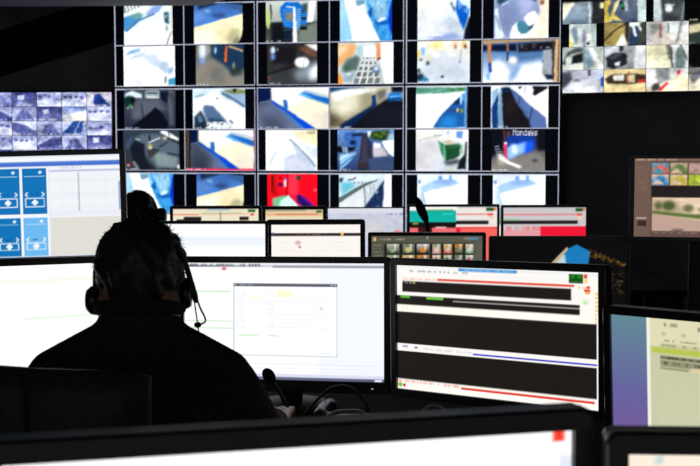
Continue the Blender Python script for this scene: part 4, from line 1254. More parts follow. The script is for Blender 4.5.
def ui_banded():
    W_ = (246, 243, 238); K = (29, 26, 23)
    p = Pic(270, 152, W_, 8)
    p.rect((236, 236, 238), 0, .012, 1, .03)
    p.rect((70, 145, 212), .33, .012, .62, .034); p.scrib((190, 215, 235), .34, .016, .6, .028, .7)
    p.scrib((120, 125, 140), .06, .04, .38, .055, .7, 30)
    p.rect((240, 238, 238), .3, .06, .85, .075)
    p.scrib((238, 120, 112), .03, .102, .22, .118, .6, 34)
    p.rect((222, 62, 44), .22, .1, .885, .117)
    p.rect(K, .03, .13, .872, .215)
    p.scrib((190, 190, 180), .03, .122, .1, .15, .9, 14); p.scrib((205, 180, 40), .085, .13, .105, .15, .9, 5)
    p.rect(K, 0, .245, .91, .318)
    p.rect((220, 220, 215), .3, .268, .91, .274)
    p.rect((90, 176, 60), .02, .244, .07, .266); p.rect((110, 196, 66), .16, .248, .25, .268)
    p.rect((250, 246, 236), 0, .318, 1, .378)
    p.scrib((226, 214, 190), .01, .33, .06, .36, .7, 5)
    p.rect(K, 0, .378, .985, .632)
    p.rect(W_, 0, .632, 1, .685)
    p.scrib((90, 90, 180), 0, .648, .06, .66, .9, 6); p.rect((40, 50, 190), .095, .652, .11, .665); p.scrib((160, 160, 205), .14, .655, .4, .668, .6)
    p.rect((46, 56, 196), .4, .664, 1, .678)
    p.rect(K, 0, .69, .985, .917)
    p.rect((250, 246, 240), 0, .917, 1, 1)
    p.scrib((238, 110, 96), .0, .926, .33, .944, .7, 50)
    p.rect((222, 58, 40), .34, .937, .975, .953)
    p.ell((120, 190, 70), .015, .965, .012, .018); p.ell((200, 60, 50), .037, .967, .008, .014)
    p.rect((14, 84, 20), .862, .022, .925, .088); p.scrib((60, 190, 60), .866, .03, .92, .05, .8, 8); p.rect((10, 40, 14), .862, .066, .925, .088); p.scrib((60, 190, 60), .87, .07, .92, .08, .8, 6)
    p.rect((232, 60, 40), .928, .022, .943, .05); p.rect((250, 206, 110), .93, .055, .945, .085)
    for x in (.905, .925): p.rect((240, 190, 120), x, .11, x + .008, .128)
    p.rect((232, 70, 60), .94, .105, .955, .125)
    p.rect((226, 56, 38), .93, .13, .957, .147); p.rect((240, 170, 50), .935, .15, .955, .165)
    p.ell((170, 226, 140), .935, .225, .011, .012, .004); p.rect((225, 225, 225), .9, .2, .96, .204)
    for i in range(8): p.rect((238, 196, 96), .978, .15 + .03 * i, .992, .168 + .03 * i, .8)
    p.rect((250, 250, 248), .986, .3, 1, 1)
    return p


def ui_blue_panels():
    p = Pic(190, 120, (246, 248, 252), 9)
    p.rect((206, 216, 232), 0, 0, 1, .012)
    p.grad((88, 132, 216), (58, 100, 204), True, (0, .06, 1, .105))
    p.rect((232, 236, 244), 0, .105, 1, .118)
    p.scrib((130, 140, 160), .63, .09 + .03, .78, .135, .5, 16)
    p.rect((182, 190, 222), .56, .148, 1, .165)
    for i in range(22): p.rect((226, 230, 238), .56, .18 + .017 * i, .985, .184 + .017 * i)
    for i in range(20): p.rect((90, 90, 120), .738, .18 + .019 * i, .748, .188 + .019 * i)
    for x in (.64, .7, .83, .9): p.rect((232, 235, 242), x, .165, x + .003, .55)
    p.rect((160, 176, 226), .985, .27, .998, .55)
    p.rect((236, 238, 246), .56, .55, 1, .6)
    p.rect((226, 223, 214), .56, .615, 1, .985); p.rect((214, 222, 236), 0, .985, 1, 1)

    def panel(x0, x1, y0, y1, c):
        p.rect(c, x0, y0, x1, y1)
        w_ = x1 - x0; h_ = y1 - y0
        p.rect((235, 244, 252), x0 + .08 * w_, y0 + .165 * h_, x1 - .08 * w_, y0 + .18 * h_)
        cx, cy = x0 + .74 * w_, y0 + .09 * h_
        p.poly((240, 248, 255), [(cx - .013, cy), (cx, cy - .018), (cx + .013, cy), (cx, cy + .018)])
        yy = y0 + .57 * h_
        for k in (-1, 1):
            ax = x0 + (.5 + .34 * k) * w_
            p.line((240, 248, 255), .012, [(ax - .008 * k, yy - .02), (ax + .008 * k, yy), (ax - .008 * k, yy + .02)])
        p.scrib((20, 60, 110), x0 + .36 * w_, yy - .008, x0 + .64 * w_, yy + .008, .8, 5)
        a, b_, c_, d_ = x0 + .1 * w_, y0 + .645 * h_, x1 - .1 * w_, y0 + .85 * h_
        for e in ((a, b_, c_, b_ + .01), (a, d_ - .01, c_, d_), (a, b_, a + .006, d_), (c_ - .006, b_, c_, d_)): p.rect((225, 238, 250), *e)
        cx, cy = (x0 + x1) / 2, (b_ + d_) / 2
        p.poly((245, 250, 255), [(cx - .022, cy), (cx, cy - .035), (cx + .022, cy), (cx, cy + .035)])
    for (x0, x1) in ((.075, .222), (.238, .384), (.4, .548)):
        panel(x0, x1, .125, .575, (14, 116, 186))
        panel(x0, x1, .612, .985, (110, 186, 242) if x0 > .39 else (14, 116, 186))
    p.rect((225, 232, 245), .56, .125, .565, .985)
    return p


def ui_sheet():
    p = Pic(220, 124, (204, 205, 170), 10)
    p.grad((98, 138, 150), (104, 100, 160), True, (0, 0, .155, .55))
    p.grad((104, 100, 160), (122, 88, 150), True, (0, .55, .155, 1))
    p.rect((204, 205, 170), .155, 0, .21, 1); p.rect((226, 222, 184), .155, 0, .21, .2); p.rect((188, 200, 84), .17, .205, .21, .245); p.rect((244, 244, 228), .15, 0, .164, 1)
    p.rect((226, 222, 184), .205, 0, 1, .2)
    p.scrib((90, 88, 60), .21, .035, .28, .06, .7, 6); p.scrib((70, 68, 50), .33, .045, .98, .075, .8, 50)
    for i in range(10): p.ell((196, 192, 152), .22 + .08 * i, .11, .01, .013, .003)
    p.scrib((80, 80, 50), .21, .15, .98, .162, .7, 70)
    p.rect((206, 204, 160), .205, .175, 1, .2)
    p.scrib((110, 110, 80), .21, .18, .42, .195, .7, 10)
    p.rect((188, 200, 84), .205, .205, 1, .245)
    p.rect((120, 122, 92), .205, .26, 1, .285); p.scrib((50, 50, 40), .22, .264, .95, .28, .9, 50)
    p.rect((150, 150, 118), .205, .29, 1, .33); p.scrib((60, 60, 46), .22, .3, .9, .318, .8, 40)
    p.rect((226, 206, 160), .33, .325, 1, .355); p.rect((150, 150, 120), .205, .335, .32, .352)
    p.grad((204, 205, 168), (206, 208, 178), True, (.205, .36, 1, 1))
    return p


def ui_gallery(w=150, h=94):
    p = Pic(w, h, (96, 74, 66), 12)
    p.rect((126, 98, 86), 0, 0, 1, .035); p.scrib((215, 185, 165), .02, .012, .35, .03, .8, 16)
    p.rect((112, 90, 80), 0, .035, .13, 1)
    for i in range(12): p.scrib((170, 140, 125), .015, .08 + .03 * i, .1, .09 + .03 * i, .5, 7)
    p.rect((206, 176, 160), .02, .75, .1, .77); p.rect((60, 44, 40), .03, .79, .1, .86)
    cols = [((226, 110, 100), (70, 150, 180)), ((90, 120, 60), (206, 180, 150)), ((196, 160, 150), (176, 140, 130)), ((120, 150, 110), (220, 200, 180)), ((206, 150, 120), (90, 110, 90)), ((160, 170, 190), (200, 170, 150)),
            ((46, 130, 190), (222, 190, 170)), ((196, 176, 60), (210, 190, 160)), ((190, 206, 60), (150, 170, 60)), ((70, 100, 160), (210, 200, 190)), ((150, 90, 70), (220, 200, 180)), ((120, 140, 70), (200, 180, 160))]
    for r_ in range(2):
        for k in range(6):
            a, b_ = cols[r_ * 6 + k]
            x0 = .135 + k * .142; y0 = .06 + r_ * .145
            p.grad(b_, a, True, (x0, y0, x0 + .132, y0 + .135))
            p.ell(a, x0 + .07, y0 + .07, .035, .05, .01)
            p.poly(b_, [(x0, y0 + .13), (x0 + .05, y0 + .06), (x0 + .1, y0 + .13)], .004)
            p.noise(60, 7, (x0, y0, x0 + .132, y0 + .135))
    p.rect((36, 29, 31), .135, .352, 1, .49)
    x0 = .145
    p.grad((236, 206, 180), (240, 214, 190), True, (x0, .5, 1, .92))
    p.noise(36, 8, (x0, .5, .75, .7))
    p.poly((150, 140, 100), [(x0, .52), (.32, .54), (.42, .7), (x0, .68)], .02, .6)
    for cx, cy, rx, ry, c in ((.27, .6, .05, .06, (74, 92, 44)), (.19, .6, .03, .05, (96, 100, 66)), (.42, .63, .04, .05, (110, 116, 70)), (.55, .65, .05, .04, (96, 120, 50)), (.66, .66, .05, .05, (120, 140, 60)), (.8, .62, .08, .08, (84, 110, 50)), (.94, .6, .07, .1, (70, 96, 44))):
        p.ell(c, cx, cy, rx, ry, .012)
    p.poly((92, 110, 54), [(x0, .66), (.4, .7), (1, .74), (1, .82), (.6, .78), (.35, .74), (x0, .71)], .008)
    p.poly((196, 164, 148), [(x0, .7), (.35, .75), (.6, .8), (.8, .92), (x0, .92)], .006)
    p.ell((90, 80, 76), .34, .905, .05, .012, .008)
    p.rect((100, 78, 70), .135, .92, 1, 1); p.scrib((190, 160, 145), .16, .935, .9, .95, .6, 40)
    return p


def ui_plain(c, bands, w=110, h=70, seed=3):
    p = Pic(w, h, c, seed)
    for b_ in bands: b_(p)
    return p


def ui_bar():
    p = Pic(110, 88, (246, 240, 234), 14)
    p.rect((206, 200, 198), 0, 0, 1, .012)
    p.rect((42, 36, 40), 0, .125, 1, .165); p.scrib((150, 110, 60), .3, .135, .62, .155, .8, 14); p.rect((250, 200, 110), .78, .11, .81, .16)
    p.rect((70, 64, 120), 0, .12, .04, .15)
    for i in range(12): p.scrib((214, 208, 206), .1, .25 + .06 * i, .9, .262 + .06 * i, .5, 40)
    p.ell((206, 170, 160), .3, .26, .03, .03, .01); p.ell((150, 130, 130), .32, .32, .014, .016)
    return p


def ui_thumbs():
    p = Pic(140, 88, (70, 70, 60), 15)
    p.rect((88, 88, 76), 0, 0, 1, .1); p.rect((226, 190, 120), .02, .03, .045, .08); p.scrib((190, 190, 170), .06, .04, .3, .07, .7, 14); p.rect((190, 200, 190), .5, .02, .51, .05); p.rect((70, 140, 180), .9, .03, .96, .06)
    p.scrib((206, 206, 180), .82, .03, .9, .06, .6, 6)
    p.rect((84, 84, 72), 0, .1, .12, 1)
    for i in range(16): p.scrib((170, 170, 150), .02, .13 + .05 * i, .1, .15 + .05 * i, .6, 6)
    p.rect((92, 92, 80), .93, .1, 1, 1)
    cc = [(190, 190, 170), (120, 130, 110), (206, 206, 200), (140, 160, 130), (205, 190, 130), (206, 130, 60), (226, 190, 170)]
    ac = [(60, 60, 50), (70, 80, 66), (40, 42, 40), (196, 150, 150), (190, 60, 50), (60, 70, 50), (90, 140, 90)]
    xs = [.14, .28, .41, .55, .65, .75, .845]
    ws = [.11, .11, .11, .075, .075, .075, .075]
    for r_ in range(5):
        for k in range(7):
            x0, y0, w_ = xs[k], .125 + r_ * .16, ws[k]
            p.rect((22, 22, 18), x0 - .02, y0, x0 + w_, y0 + .15)
            q = (k + r_ * 3) % 7
            p.grad(cc[q], ac[q], True, (x0, y0, x0 + w_, y0 + .135))
            p.ell(ac[(q + 2) % 7] if r_ % 2 else cc[(q + 3) % 7], x0 + w_ * .5, y0 + .08, w_ * .3, .04, .006)
            p.poly((235, 235, 225), [(x0 + w_ * .55, y0), (x0 + w_ * .8, y0), (x0 + w_ * .7, y0 + .1)], .004, .8)
            p.noise(60, 7, (x0, y0, x0 + w_, y0 + .135))
    return p


def ui_night():
    p = Pic(160, 92, (9, 8, 9), 16)
    p.noise(6, 6)
    p.poly((26, 124, 190), [(.5, .3), (.54, .14), (.62, .07), (.72, .16), (.7, .42), (.52, .62)], .003)
    p.poly((190, 214, 224), [(.4, .42), (.5, .2), (.535, .2), (.56, .5), (.4, .62)], .008)
    p.poly((196, 180, 140), [(.42, .34), (.55, .1), (.56, .13), (.45, .36)], .004)
    for i in range(160):
        t_ = p.rng.rand()
        p.ell((150 + 60 * p.rng.rand(), 110 + 40 * p.rng.rand(), 50), .7 + .28 * t_, .12 + .2 * t_ + .1 * p.rng.rand() * (1 - t_ * .6), .004, .006, 0, .5)
    for i in range(90):
        p.ell((110, 90, 50), .84 + .13 * p.rng.rand(), .42 + .3 * p.rng.rand(), .01, .006, 0, .35)
    return p


def ui_foreground():
    p = Pic(200, 114, (253, 254, 255), 17)
    for i in range(30): p.rect((243, 245, 249), 0, .05 + .03 * i, .96, .054 + .03 * i)
    p.rect((246, 248, 252), 0, 0, 1, .02)
    p.rect((244, 60, 40), .962, 0, .984, .045)
    p.grad((226, 232, 244), (150, 165, 200), True, (.975, .09, 1, 1))
    return p


def ui_warm():
    p = Pic(120, 70, (248, 234, 216), 18)
    p.ell((120, 190, 215), .06, .03, .006, .009, .002)
    p.rect((240, 214, 186), 0, 0, .005, 1)
    for i in range(8): p.rect((238, 222, 204), .1, .2 + .1 * i, .9, .205 + .1 * i)
    return p


def ui_map():
    p = Pic(80, 64, (206, 210, 226), 19)
    p.noise(26, 6)
    p.rect((222, 222, 234), 0, 0, 1, .09)
    p.scrib((100, 100, 176), .78, .09, 1, .12, .7, 8)
    p.poly((220, 206, 190), [(.5, .3), (.7, .25), (.8, .5), (.6, .6)], .05, .5)
    p.poly((186, 196, 220), [(0, .2), (.4, .3), (.3, .6), (0, .7)], .05, .6)
    p.ell((230, 120, 110), .92, .42, .05, .05, .02)
    return p


def ui_report(base, red, teal=False, stripes=True):
    p = Pic(96, 60, base, 20)
    p.rect((150, 152, 156), 0, 0, 1, .02)
    p.rect((24, 90, 30), .87, .03, .955, .09); p.rect((226, 110, 70), .955, .03, .985, .08)
    p.rect((232, 110, 104), .0, .135, .93, .155)
    p.rect((235, 90, 80), .89, .13, .95, .17); p.rect((246, 210, 180), .9, .18, .95, .23)
    p.rect((30, 27, 27), .0, .26, .9, .33)
    p.rect((130, 200, 120), .02, .235, .2, .25)
    p.rect(red, .45, .37, 1, 1); p.scrib((250, 90, 100), 0, .37, .45, .45, .95, 30); p.rect((250, 130, 140), 0, .45, .45, 1, .6)
    if teal:
        p.rect((250, 246, 240), 0, 0, .55, .08); p.rect((90, 160, 80), .2, .06, .5, .08)
        p.grad((16, 176, 166), (24, 184, 170), True, (0, .08, .53, .29))
        p.rect((60, 214, 200), .38, .13, .5, .15); p.rect((24, 20, 20), 0, .29, .53, .39); p.rect((170, 166, 30), .04, .3, .1, .33)
        p.rect((238, 110, 116), 0, .39, .53, .6); p.rect((70, 20, 24), .1, .39, .26, .6); p.rect((250, 190, 190), .3, .37, .42, .4)
        p.rect((250, 226, 222), .53, .34, 1, .38); p.rect((252, 104, 92), .58, .4, 1, 1)
    return p


def ui_beige(tab):
    p = Pic(96, 60, (242, 230, 204) if tab else (228, 204, 164), 21)
    p.rect((206, 196, 176), 0, 0, 1, .02)
    if tab:
        p.rect((150, 180, 205), .4, .012, .66, .04); p.rect((120, 190, 90), .34, .075, .8, .09)
        p.rect((230, 100, 80), .0, .105, .3, .12); p.rect((236, 150, 130), .3, .108, .88, .118)
        p.rect((34, 28, 26), .13, .155, .33, .235); p.rect((34, 28, 26), .04, .2, .14, .235); p.rect((34, 28, 26), .77, .155, .88, .225)
        p.rect((40, 110, 40), .87, .02, .96, .07); p.ell((236, 80, 70), .92, .115, .025, .022); p.rect((60, 60, 50), .55, .06, .556, .24)
        p.rect((250, 238, 218), 0, .26, 1, 1)
    else:
        p.rect((120, 120, 80), .0, .02, .7, .04); p.rect((226, 90, 60), .18, .105, .92, .13); p.rect((238, 170, 130), 0, .105, .18, .13)
        p.rect((60, 110, 40), .88, .03, .98, .085); p.rect((250, 236, 206), 0, .17, 1, .19); p.ell((236, 200, 90), .95, .12, .02, .025)
        p.rect((244, 228, 196), 0, .2, 1, 1)
    return p


def bb(col, y0, y1, x0=0.0, x1=1.0):
    return lambda p: p.rect(col, x0, y0, x1, y1)


A24, B24 = 0.531, 0.299
monitor('monitor with blank white list screen partly hidden by the man', A24, B24, .016, (-.656, 2.726, 1.038), 40.9, -1.3, 1.7, ui_white_side(), Z3)
monitor('wide monitor showing a white form window beside the man', A24, B24, .0165, (-.173, 3.017, 1.012), -12.3, -3.8, -.9, ui_white_form(), Z3, chin=.03)
monitor('angled monitor showing black bands between thin red and blue lines', A24, B24, .017, (.325, 2.69, 1.031), -37.3, -1.1, -1.6, ui_banded(), Z3, chin=.02)
monitor('monitor with purple strip and olive spreadsheet', A24, B24, .017, (.752, 2.286, .96 + .003), -40.1, 3.4, -.4, ui_sheet(), Z3, 'feed', chin=.016)
monitor('raised monitor showing blue panels beside a white list', .474, .296, .016, (-.912, 3.481, 1.285), 4.1, -3.4, -1.4, ui_blue_panels(), Z3, 'feed', base=.26)
monitor('raised monitor showing a warm toned photo gallery', .474, .296, .018, (1.312, 4.46, 1.27), -12, -3, 0, ui_gallery(), .77, 'feed', base=.26)
MG = None
monitor("monitor with blank white page beyond the man's head", A24, B24, .012, (-.60, 4.67, 1.01), 0, -.5, 0, ui_plain((250, 251, 253), [bb((226, 236, 248), .18, .22), bb((236, 240, 248), .22, .3), bb((214, 218, 226), 0, .012)]), .77)
monitor('squarish monitor with a black title bar on a white page', .354, .283, .02, (-.136, 4.72, 1.0125), 0, 0, -.2, ui_bar(), .77)
monitor('monitor showing a dark grid of small photo thumbnails', .434, .27, .014, (.301, 4.63, .98), 0, 0, 0, ui_thumbs(), .77, 'feed')
monitor('dark monitor with a blue shape and golden light specks', A24, B24, .014, (.823, 4.63, .951), 0, 0, 0, ui_night(), .77, 'feed')
RL = 'row of monitors under the video wall'
monitor('small beige report monitor with black blocks under the video wall', .434, .27, .016, (-.681, 6.02, 1.017), 0, 0, -.2, ui_beige(True), .77, 'feed', base=.15)
monitor('small orange-beige monitor with one red line under the video wall', .29, .218, .018, (-.282, 6.0, 1.04), 0, 0, -.2, ui_beige(False), .77, 'feed')
monitor('pale lavender map monitor under the video wall', .376, .301, .006, (.078, 5.945, 1.008), 0, 0, -.2, ui_map(), .77, 'feed')
monitor('red and white report monitor with a teal box', .434, .27, .012, (.514, 5.89, 1.034), 0, 0, -.2, ui_report((240, 232, 228), (226, 30, 50), True), .77, 'feed')
monitor('grey report monitor with a bright red bottom and no teal box', .41, .256, .012, (.968, 5.893, 1.038), 0, 0, -.2, ui_report((206, 200, 204), (240, 24, 54)), .77, 'feed')
# foreground pair
monitor('large foreground monitor with glowing white screen and red corner mark', A24, B24, .021, (-.042, 1.069, 1.031), 14.1, 0, 0, ui_foreground(), .75, chin=.022)
monitor('foreground monitor with warm cream screen', A24, B24, .0215, (.530, 1.10, 1.0125), -3, 0, 0, ui_warm(), .75, chin=.022)


# ------------------------------------------------------------------ people
class Mass:
    """plain lists of vertices and faces, far quicker to fill than a bmesh"""
    balls = {}

    def __init__(m): m.v, m.f, m.n = [], [], 0

    def add(m, co, faces):
        m.v.append(co); m.f += [tuple(i + m.n for i in f) for f in faces]; m.n += len(co)

    def mesh(m, name):
        me = bpy.data.meshes.new(name)
        me.from_pydata(np.concatenate(m.v).tolist(), [], m.f)
        return me


def ball(u, v):
    if (u, v) not in Mass.balls:
        co = [(0, 0, 1)] + [(math.sin(math.pi * i / v) * math.cos(2 * math.pi * k / u), math.sin(math.pi * i / v) * math.sin(2 * math.pi * k / u), math.cos(math.pi * i / v)) for i in range(1, v) for k in range(u)] + [(0, 0, -1)]
        L = len(co) - 1
        fs = [(0, 1 + k, 1 + (k + 1) % u) for k in range(u)]
        for i in range(v - 2):
            fs += [(1 + i * u + k, 1 + (i + 1) * u + k, 1 + (i + 1) * u + (k + 1) % u, 1 + i * u + (k + 1) % u) for k in range(u)]
        fs += [(L, 1 + (v - 2) * u + (k + 1) % u, 1 + (v - 2) * u + k) for k in range(u)]
        Mass.balls[u, v] = (np.array(co), fs)
    return Mass.balls[u, v]


def prim_ell(bm, c, r, rot=None, u=20, v=12):
    co, fs = ball(u, v)
    co = co * np.array(r)
    if rot: co = co @ np.array(Euler(rot).to_matrix()).T
    bm.add(co + np.array(tuple(c)), fs)


def prim_cap(bm, p0, p1, r0, r1, flat=1.0):
    p0, p1 = Vector(p0), Vector(p1)
    n = max(3, int((p1 - p0).length / (0.28 * min(r0, r1))))
    for i in range(n + 1):
        t = i / n
        r = r0 + (r1 - r0) * t
        prim_ell(bm, p0.lerp(p1, t), (r, r * flat, r), None, 14, 8)


def mass_obj(name, ms, mat, parent=None, m=None):
    me = ms.mesh(name)
    if m is not None: me.transform(m)
    return link(name, me, mat, parent, True)


def fuse(name, bm, voxel, mat, parent, smooth_it=4):
    """melt overlapping masses into one continuous skin"""
    me = bm.mesh(name)
    tmp = bpy.data.objects.new(name, me)
    COL.objects.link(tmp)
    rm = tmp.modifiers.new('r', 'REMESH'); rm.mode = 'VOXEL'; rm.voxel_size = voxel; rm.use_smooth_shade = True
    sm = tmp.modifiers.new('s', 'SMOOTH'); sm.factor = .5; sm.iterations = smooth_it
    dg = bpy.context.evaluated_depsgraph_get()
    me2 = bpy.data.meshes.new_from_object(tmp.evaluated_get(dg))
    bpy.data.objects.remove(tmp)
    me2.name = name
    me2.materials.clear()
    return link(name, me2, mat, parent, True)


def hand(bm, w, fwd, side):
    """relaxed hand lying palm down from wrist w, pointing fwd; side=+1 for a right hand (thumb to -X)"""
    w = Vector(w); f = Vector(fwd).normalized(); up = Vector((0, 0, 1)); rt = f.cross(up).normalized()
    palm = w + f * .05
    for k, s in enumerate((-.026, -.009, .009, .026)):
        prim_cap(bm, w + rt * s * .7, w + f * .088 + rt * s + up * .006, .015, .0125)
    for k, (s, ln) in enumerate(((-.028, .068), (-.0095, .078), (.0095, .072), (.028, .056))):
        s2 = s if side > 0 else -s
        a = w + f * .088 + rt * s2 + up * .006
        b_ = a + f * ln * .45 + up * .007 + rt * s2 * .25
        c = b_ + f * ln * .33 - up * .014
        d = c + f * ln * .2 - up * .016
        prim_cap(bm, a, b_, .0098, .009); prim_cap(bm, b_, c, .009, .0082); prim_cap(bm, c, d, .0082, .0074)
    a = w + f * .02 - rt * side * .022 - up * .004
    b_ = a + f * .04 - rt * side * .03 - up * .008
    c = b_ + f * .034 - rt * side * .006 - up * .004
    prim_cap(bm, a, b_, .0145, .0115); prim_cap(bm, b_, c, .0115, .0085)


def make_person(label, loc, s=1.0):
    t = empty('person', loc, 0, label, 'person')
    HC = Vector((0, .05, 1.218))
    # skin: head, neck and both hands run down inside the sleeves as one body
    bm = Mass()
    prim_ell(bm, HC + Vector((0, -.002, .018)), (.0745, .094, .078), None, 28, 18)
    prim_ell(bm, HC + Vector((0, .028, -.05)), (.066, .07, .078), None, 24, 16)
    prim_ell(bm, HC + Vector((0, .06, -.098)), (.034, .032, .028))
    prim_ell(bm, HC + Vector((0, .078, .022)), (.052, .02, .016))
    for sx in (-1, 1):
        prim_ell(bm, HC + Vector((sx * .042, .066, -.03)), (.022, .02, .018))
        prim_ell(bm, HC + Vector((sx * .074, .004, -.022)), (.009, .019, .029), (R(-10), 0, R(sx * 18)))
        prim_ell(bm, HC + Vector((sx * .047, -.02, -.06)), (.032, .045, .05))
        prim_ell(bm, HC + Vector((sx * .079, -.003, -.012)), (.006, .011, .018), (0, 0, R(sx * 25)))
    prim_cap(bm, HC + Vector((0, .094, .006)), HC + Vector((0, .116, -.03)), .009, .013)
    for sx in (-1, 1): prim_ell(bm, HC + Vector((sx * .012, .106, -.034)), (.009, .01, .008))
    prim_ell(bm, HC + Vector((0, .088, -.062)), (.026, .012, .007)); prim_ell(bm, HC + Vector((0, .086, -.074)), (.022, .012, .008))
    prim_cap(bm, (0, .02, 1.02), (0, .036, 1.16), .064, .062)
    WR = {1: Vector((.225, .45, .838)), -1: Vector((-.16, .47, .838))}
    EL = {1: Vector((.225, .15, .86)), -1: Vector((-.27, .17, .86))}
    SH = {1: Vector((.168, .02, .995)), -1: Vector((-.168, .02, .995))}
    for sx in (1, -1):
        fw = (WR[sx] - EL[sx]); fw.z = -.02; fw.normalize()
        hand(bm, WR[sx], fw, sx)
        prim_cap(bm, EL[sx], WR[sx], .036, .026)
        prim_cap(bm, SH[sx], EL[sx], .045, .036)
    prim_ell(bm, (0, .01, .86), (.15, .09, .24)); prim_ell(bm, (0, 0, .6), (.15, .11, .12)); prim_cap(bm, (-.15, .02, .99), (.15, .02, .99), .045, .045)
    body = fuse('body', bm, .0055, 'skin', t, 3)
    for sx in (-1, 1):
        e = Mass(); prim_ell(e, HC + Vector((sx * .031, .083, 0)), (.012, .012, .011))
        ey = mass_obj('eye', e, 'eye', body)
        e = Mass(); prim_ell(e, HC + Vector((sx * .031, .0925, 0)), (.0055, .004, .0055)); mass_obj('iris', e, 'hair', body)
    # jacket
    bm = Mass()
    prim_ell(bm, (0, 0, .62), (.195, .15, .15)); prim_ell(bm, (0, .015, .86), (.195, .135, .23))
    prim_cap(bm, (-.15, .02, 1.0), (.15, .02, 1.0), .066, .066)
    for sx in (-1, 1):
        prim_cap(bm, (sx * .056, .025, 1.1), (sx * .165, .02, 1.03), .036, .046)
        prim_cap(bm, SH[sx], EL[sx], .064, .056); prim_cap(bm, EL[sx], WR[sx] - (WR[sx] - EL[sx]) * .12, .054, .036)
        prim_ell(bm, EL[sx] + Vector((sx * .01, -.03, -.01)), (.04, .03, .04))
    prim_ell(bm, (0, .03, 1.1), (.09, .085, .06)); prim_ell(bm, (0, .028, 1.135), (.078, .078, .035))
    jk = fuse('jacket', bm, .008, 'jacket', t, 5)
    # collar stand, cuffs
    bm = bmesh.new(); ring = []
    for k in range(25):
        a = 2 * math.pi * k / 24
        ring.append((.073 * math.cos(a), .032 + .07 * math.sin(a), 1.152 - .014 * math.sin(a)))
    bm_tube(bm, ring, .014, 8, False); from_bm('collar', bm, 'jacket', jk, True)
    for sx in (-1, 1):
        d = (WR[sx] - EL[sx]).normalized()
        bm = bmesh.new(); bm_tube(bm, [WR[sx] - d * .04, WR[sx] - d * .012], [.037, .034], 16)
        from_bm('cuff', bm, 'shirt', jk, True)
    # trousers and shoes
    bm = Mass()
    prim_ell(bm, (0, -.01, .575), (.18, .15, .1))
    for sx in (-1, 1):
        prim_cap(bm, (sx * .095, .0, .565), (sx * .125, .40, .55), .082, .064); prim_cap(bm, (sx * .125, .40, .55), (sx * .13, .40, .10), .062, .046)
    fuse('trousers', bm, .011, 'trousers', t, 4)
    for sx in (-1, 1):
        bm = Mass(); prim_cap(bm, (sx * .13, .37, .045), (sx * .14, .55, .038), .043, .036); prim_ell(bm, (sx * .135, .46, .016), (.045, .15, .014)); prim_ell(bm, (sx * .13, .39, .08), (.045, .05, .05))
        fuse('shoe', bm, .008, 'rubber', t, 3)
    # hair: a cap over the skull with a ragged edge, and short strands standing off it
    bm = bmesh.new()
    rs_ = random.Random(5)
    C0 = HC + Vector((0, -.004, .018))

    def hr(th, ph):
        d = Vector((math.sin(th) * math.cos(ph), math.sin(th) * math.sin(ph), math.cos(th)))
        n_ = .0035 * (math.sin(ph * 7 + th * 5) + math.sin(ph * 13 - th * 9) + rs_.uniform(-.6, .6))
        k = 1.0 + .5 * max(0, -d.y) * max(0, -d.z)
        return C0 + Vector((d.x * (.081 + n_) * (1 - .06 * max(0, -d.z)), d.y * (.103 + n_), d.z * (.085 + n_) * k)), d
    TH, PH = 26, 56
    for i in range(TH):
        for j in range(PH):
            ph = 2 * math.pi * (j + .5) / PH
            front = math.sin(ph)
            lim = math.pi * (.30 if front > .55 else (.30 + (.55 - front) * .62 if front > -.15 else .76))
            if (i + 1) / TH * math.pi * .8 > lim + .0: continue
            q = [hr((i + di) / TH * math.pi * .8, 2 * math.pi * (j + dj) / PH)[0] for di, dj in ((0, 0), (1, 0), (1, 1), (0, 1))]
            if i == 0:
                bm.faces.new([bm.verts.new(v) for v in (q[0], q[1], q[2])])
            else:
                bm.faces.new([bm.verts.new(v) for v in q])
    bmesh.ops.remove_doubles(bm, verts=bm.verts, dist=.004)
    bmesh.ops.recalc_face_normals(bm, faces=bm.faces)
    hair = from_bm('hair', bm, 'hair', t, True)
    bm = bmesh.new()
    for k in range(2600):
        ph = rs_.uniform(0, 2 * math.pi); th = math.acos(rs_.uniform(-.35, 1))
        front = math.sin(ph)
        lim = math.pi * (.29 if front > .55 else (.29 + (.55 - front) * .5 if front > -.2 else .66))
        if th > lim: continue
        p, d = hr(th, ph)
        p = p - d * .004
        tan = Vector((rs_.uniform(-1, 1), rs_.uniform(-1, 1), rs_.uniform(-1.1, .5)))
        tip = p + (d * .55 + tan * .6).normalized() * rs_.uniform(.006, .014)
        sd = d.cross(tan).normalized() * .0011
        v = [bm.verts.new(p + sd), bm.verts.new(p - sd), bm.verts.new(p + d.cross(sd) * 1.0), bm.verts.new(tip)]
        for f in ((0, 1, 3), (1, 2, 3), (2, 0, 3)): bm.faces.new([v[i] for i in f])
    st = from_bm('hair_strands', bm, 'hair', hair)
    st['kind'] = 'stuff'
    t.scale = (s, s, s)
    return t


man = make_person('person seen from behind in black jacket with headset, facing bright monitors', (-.396, 2.19, 0))

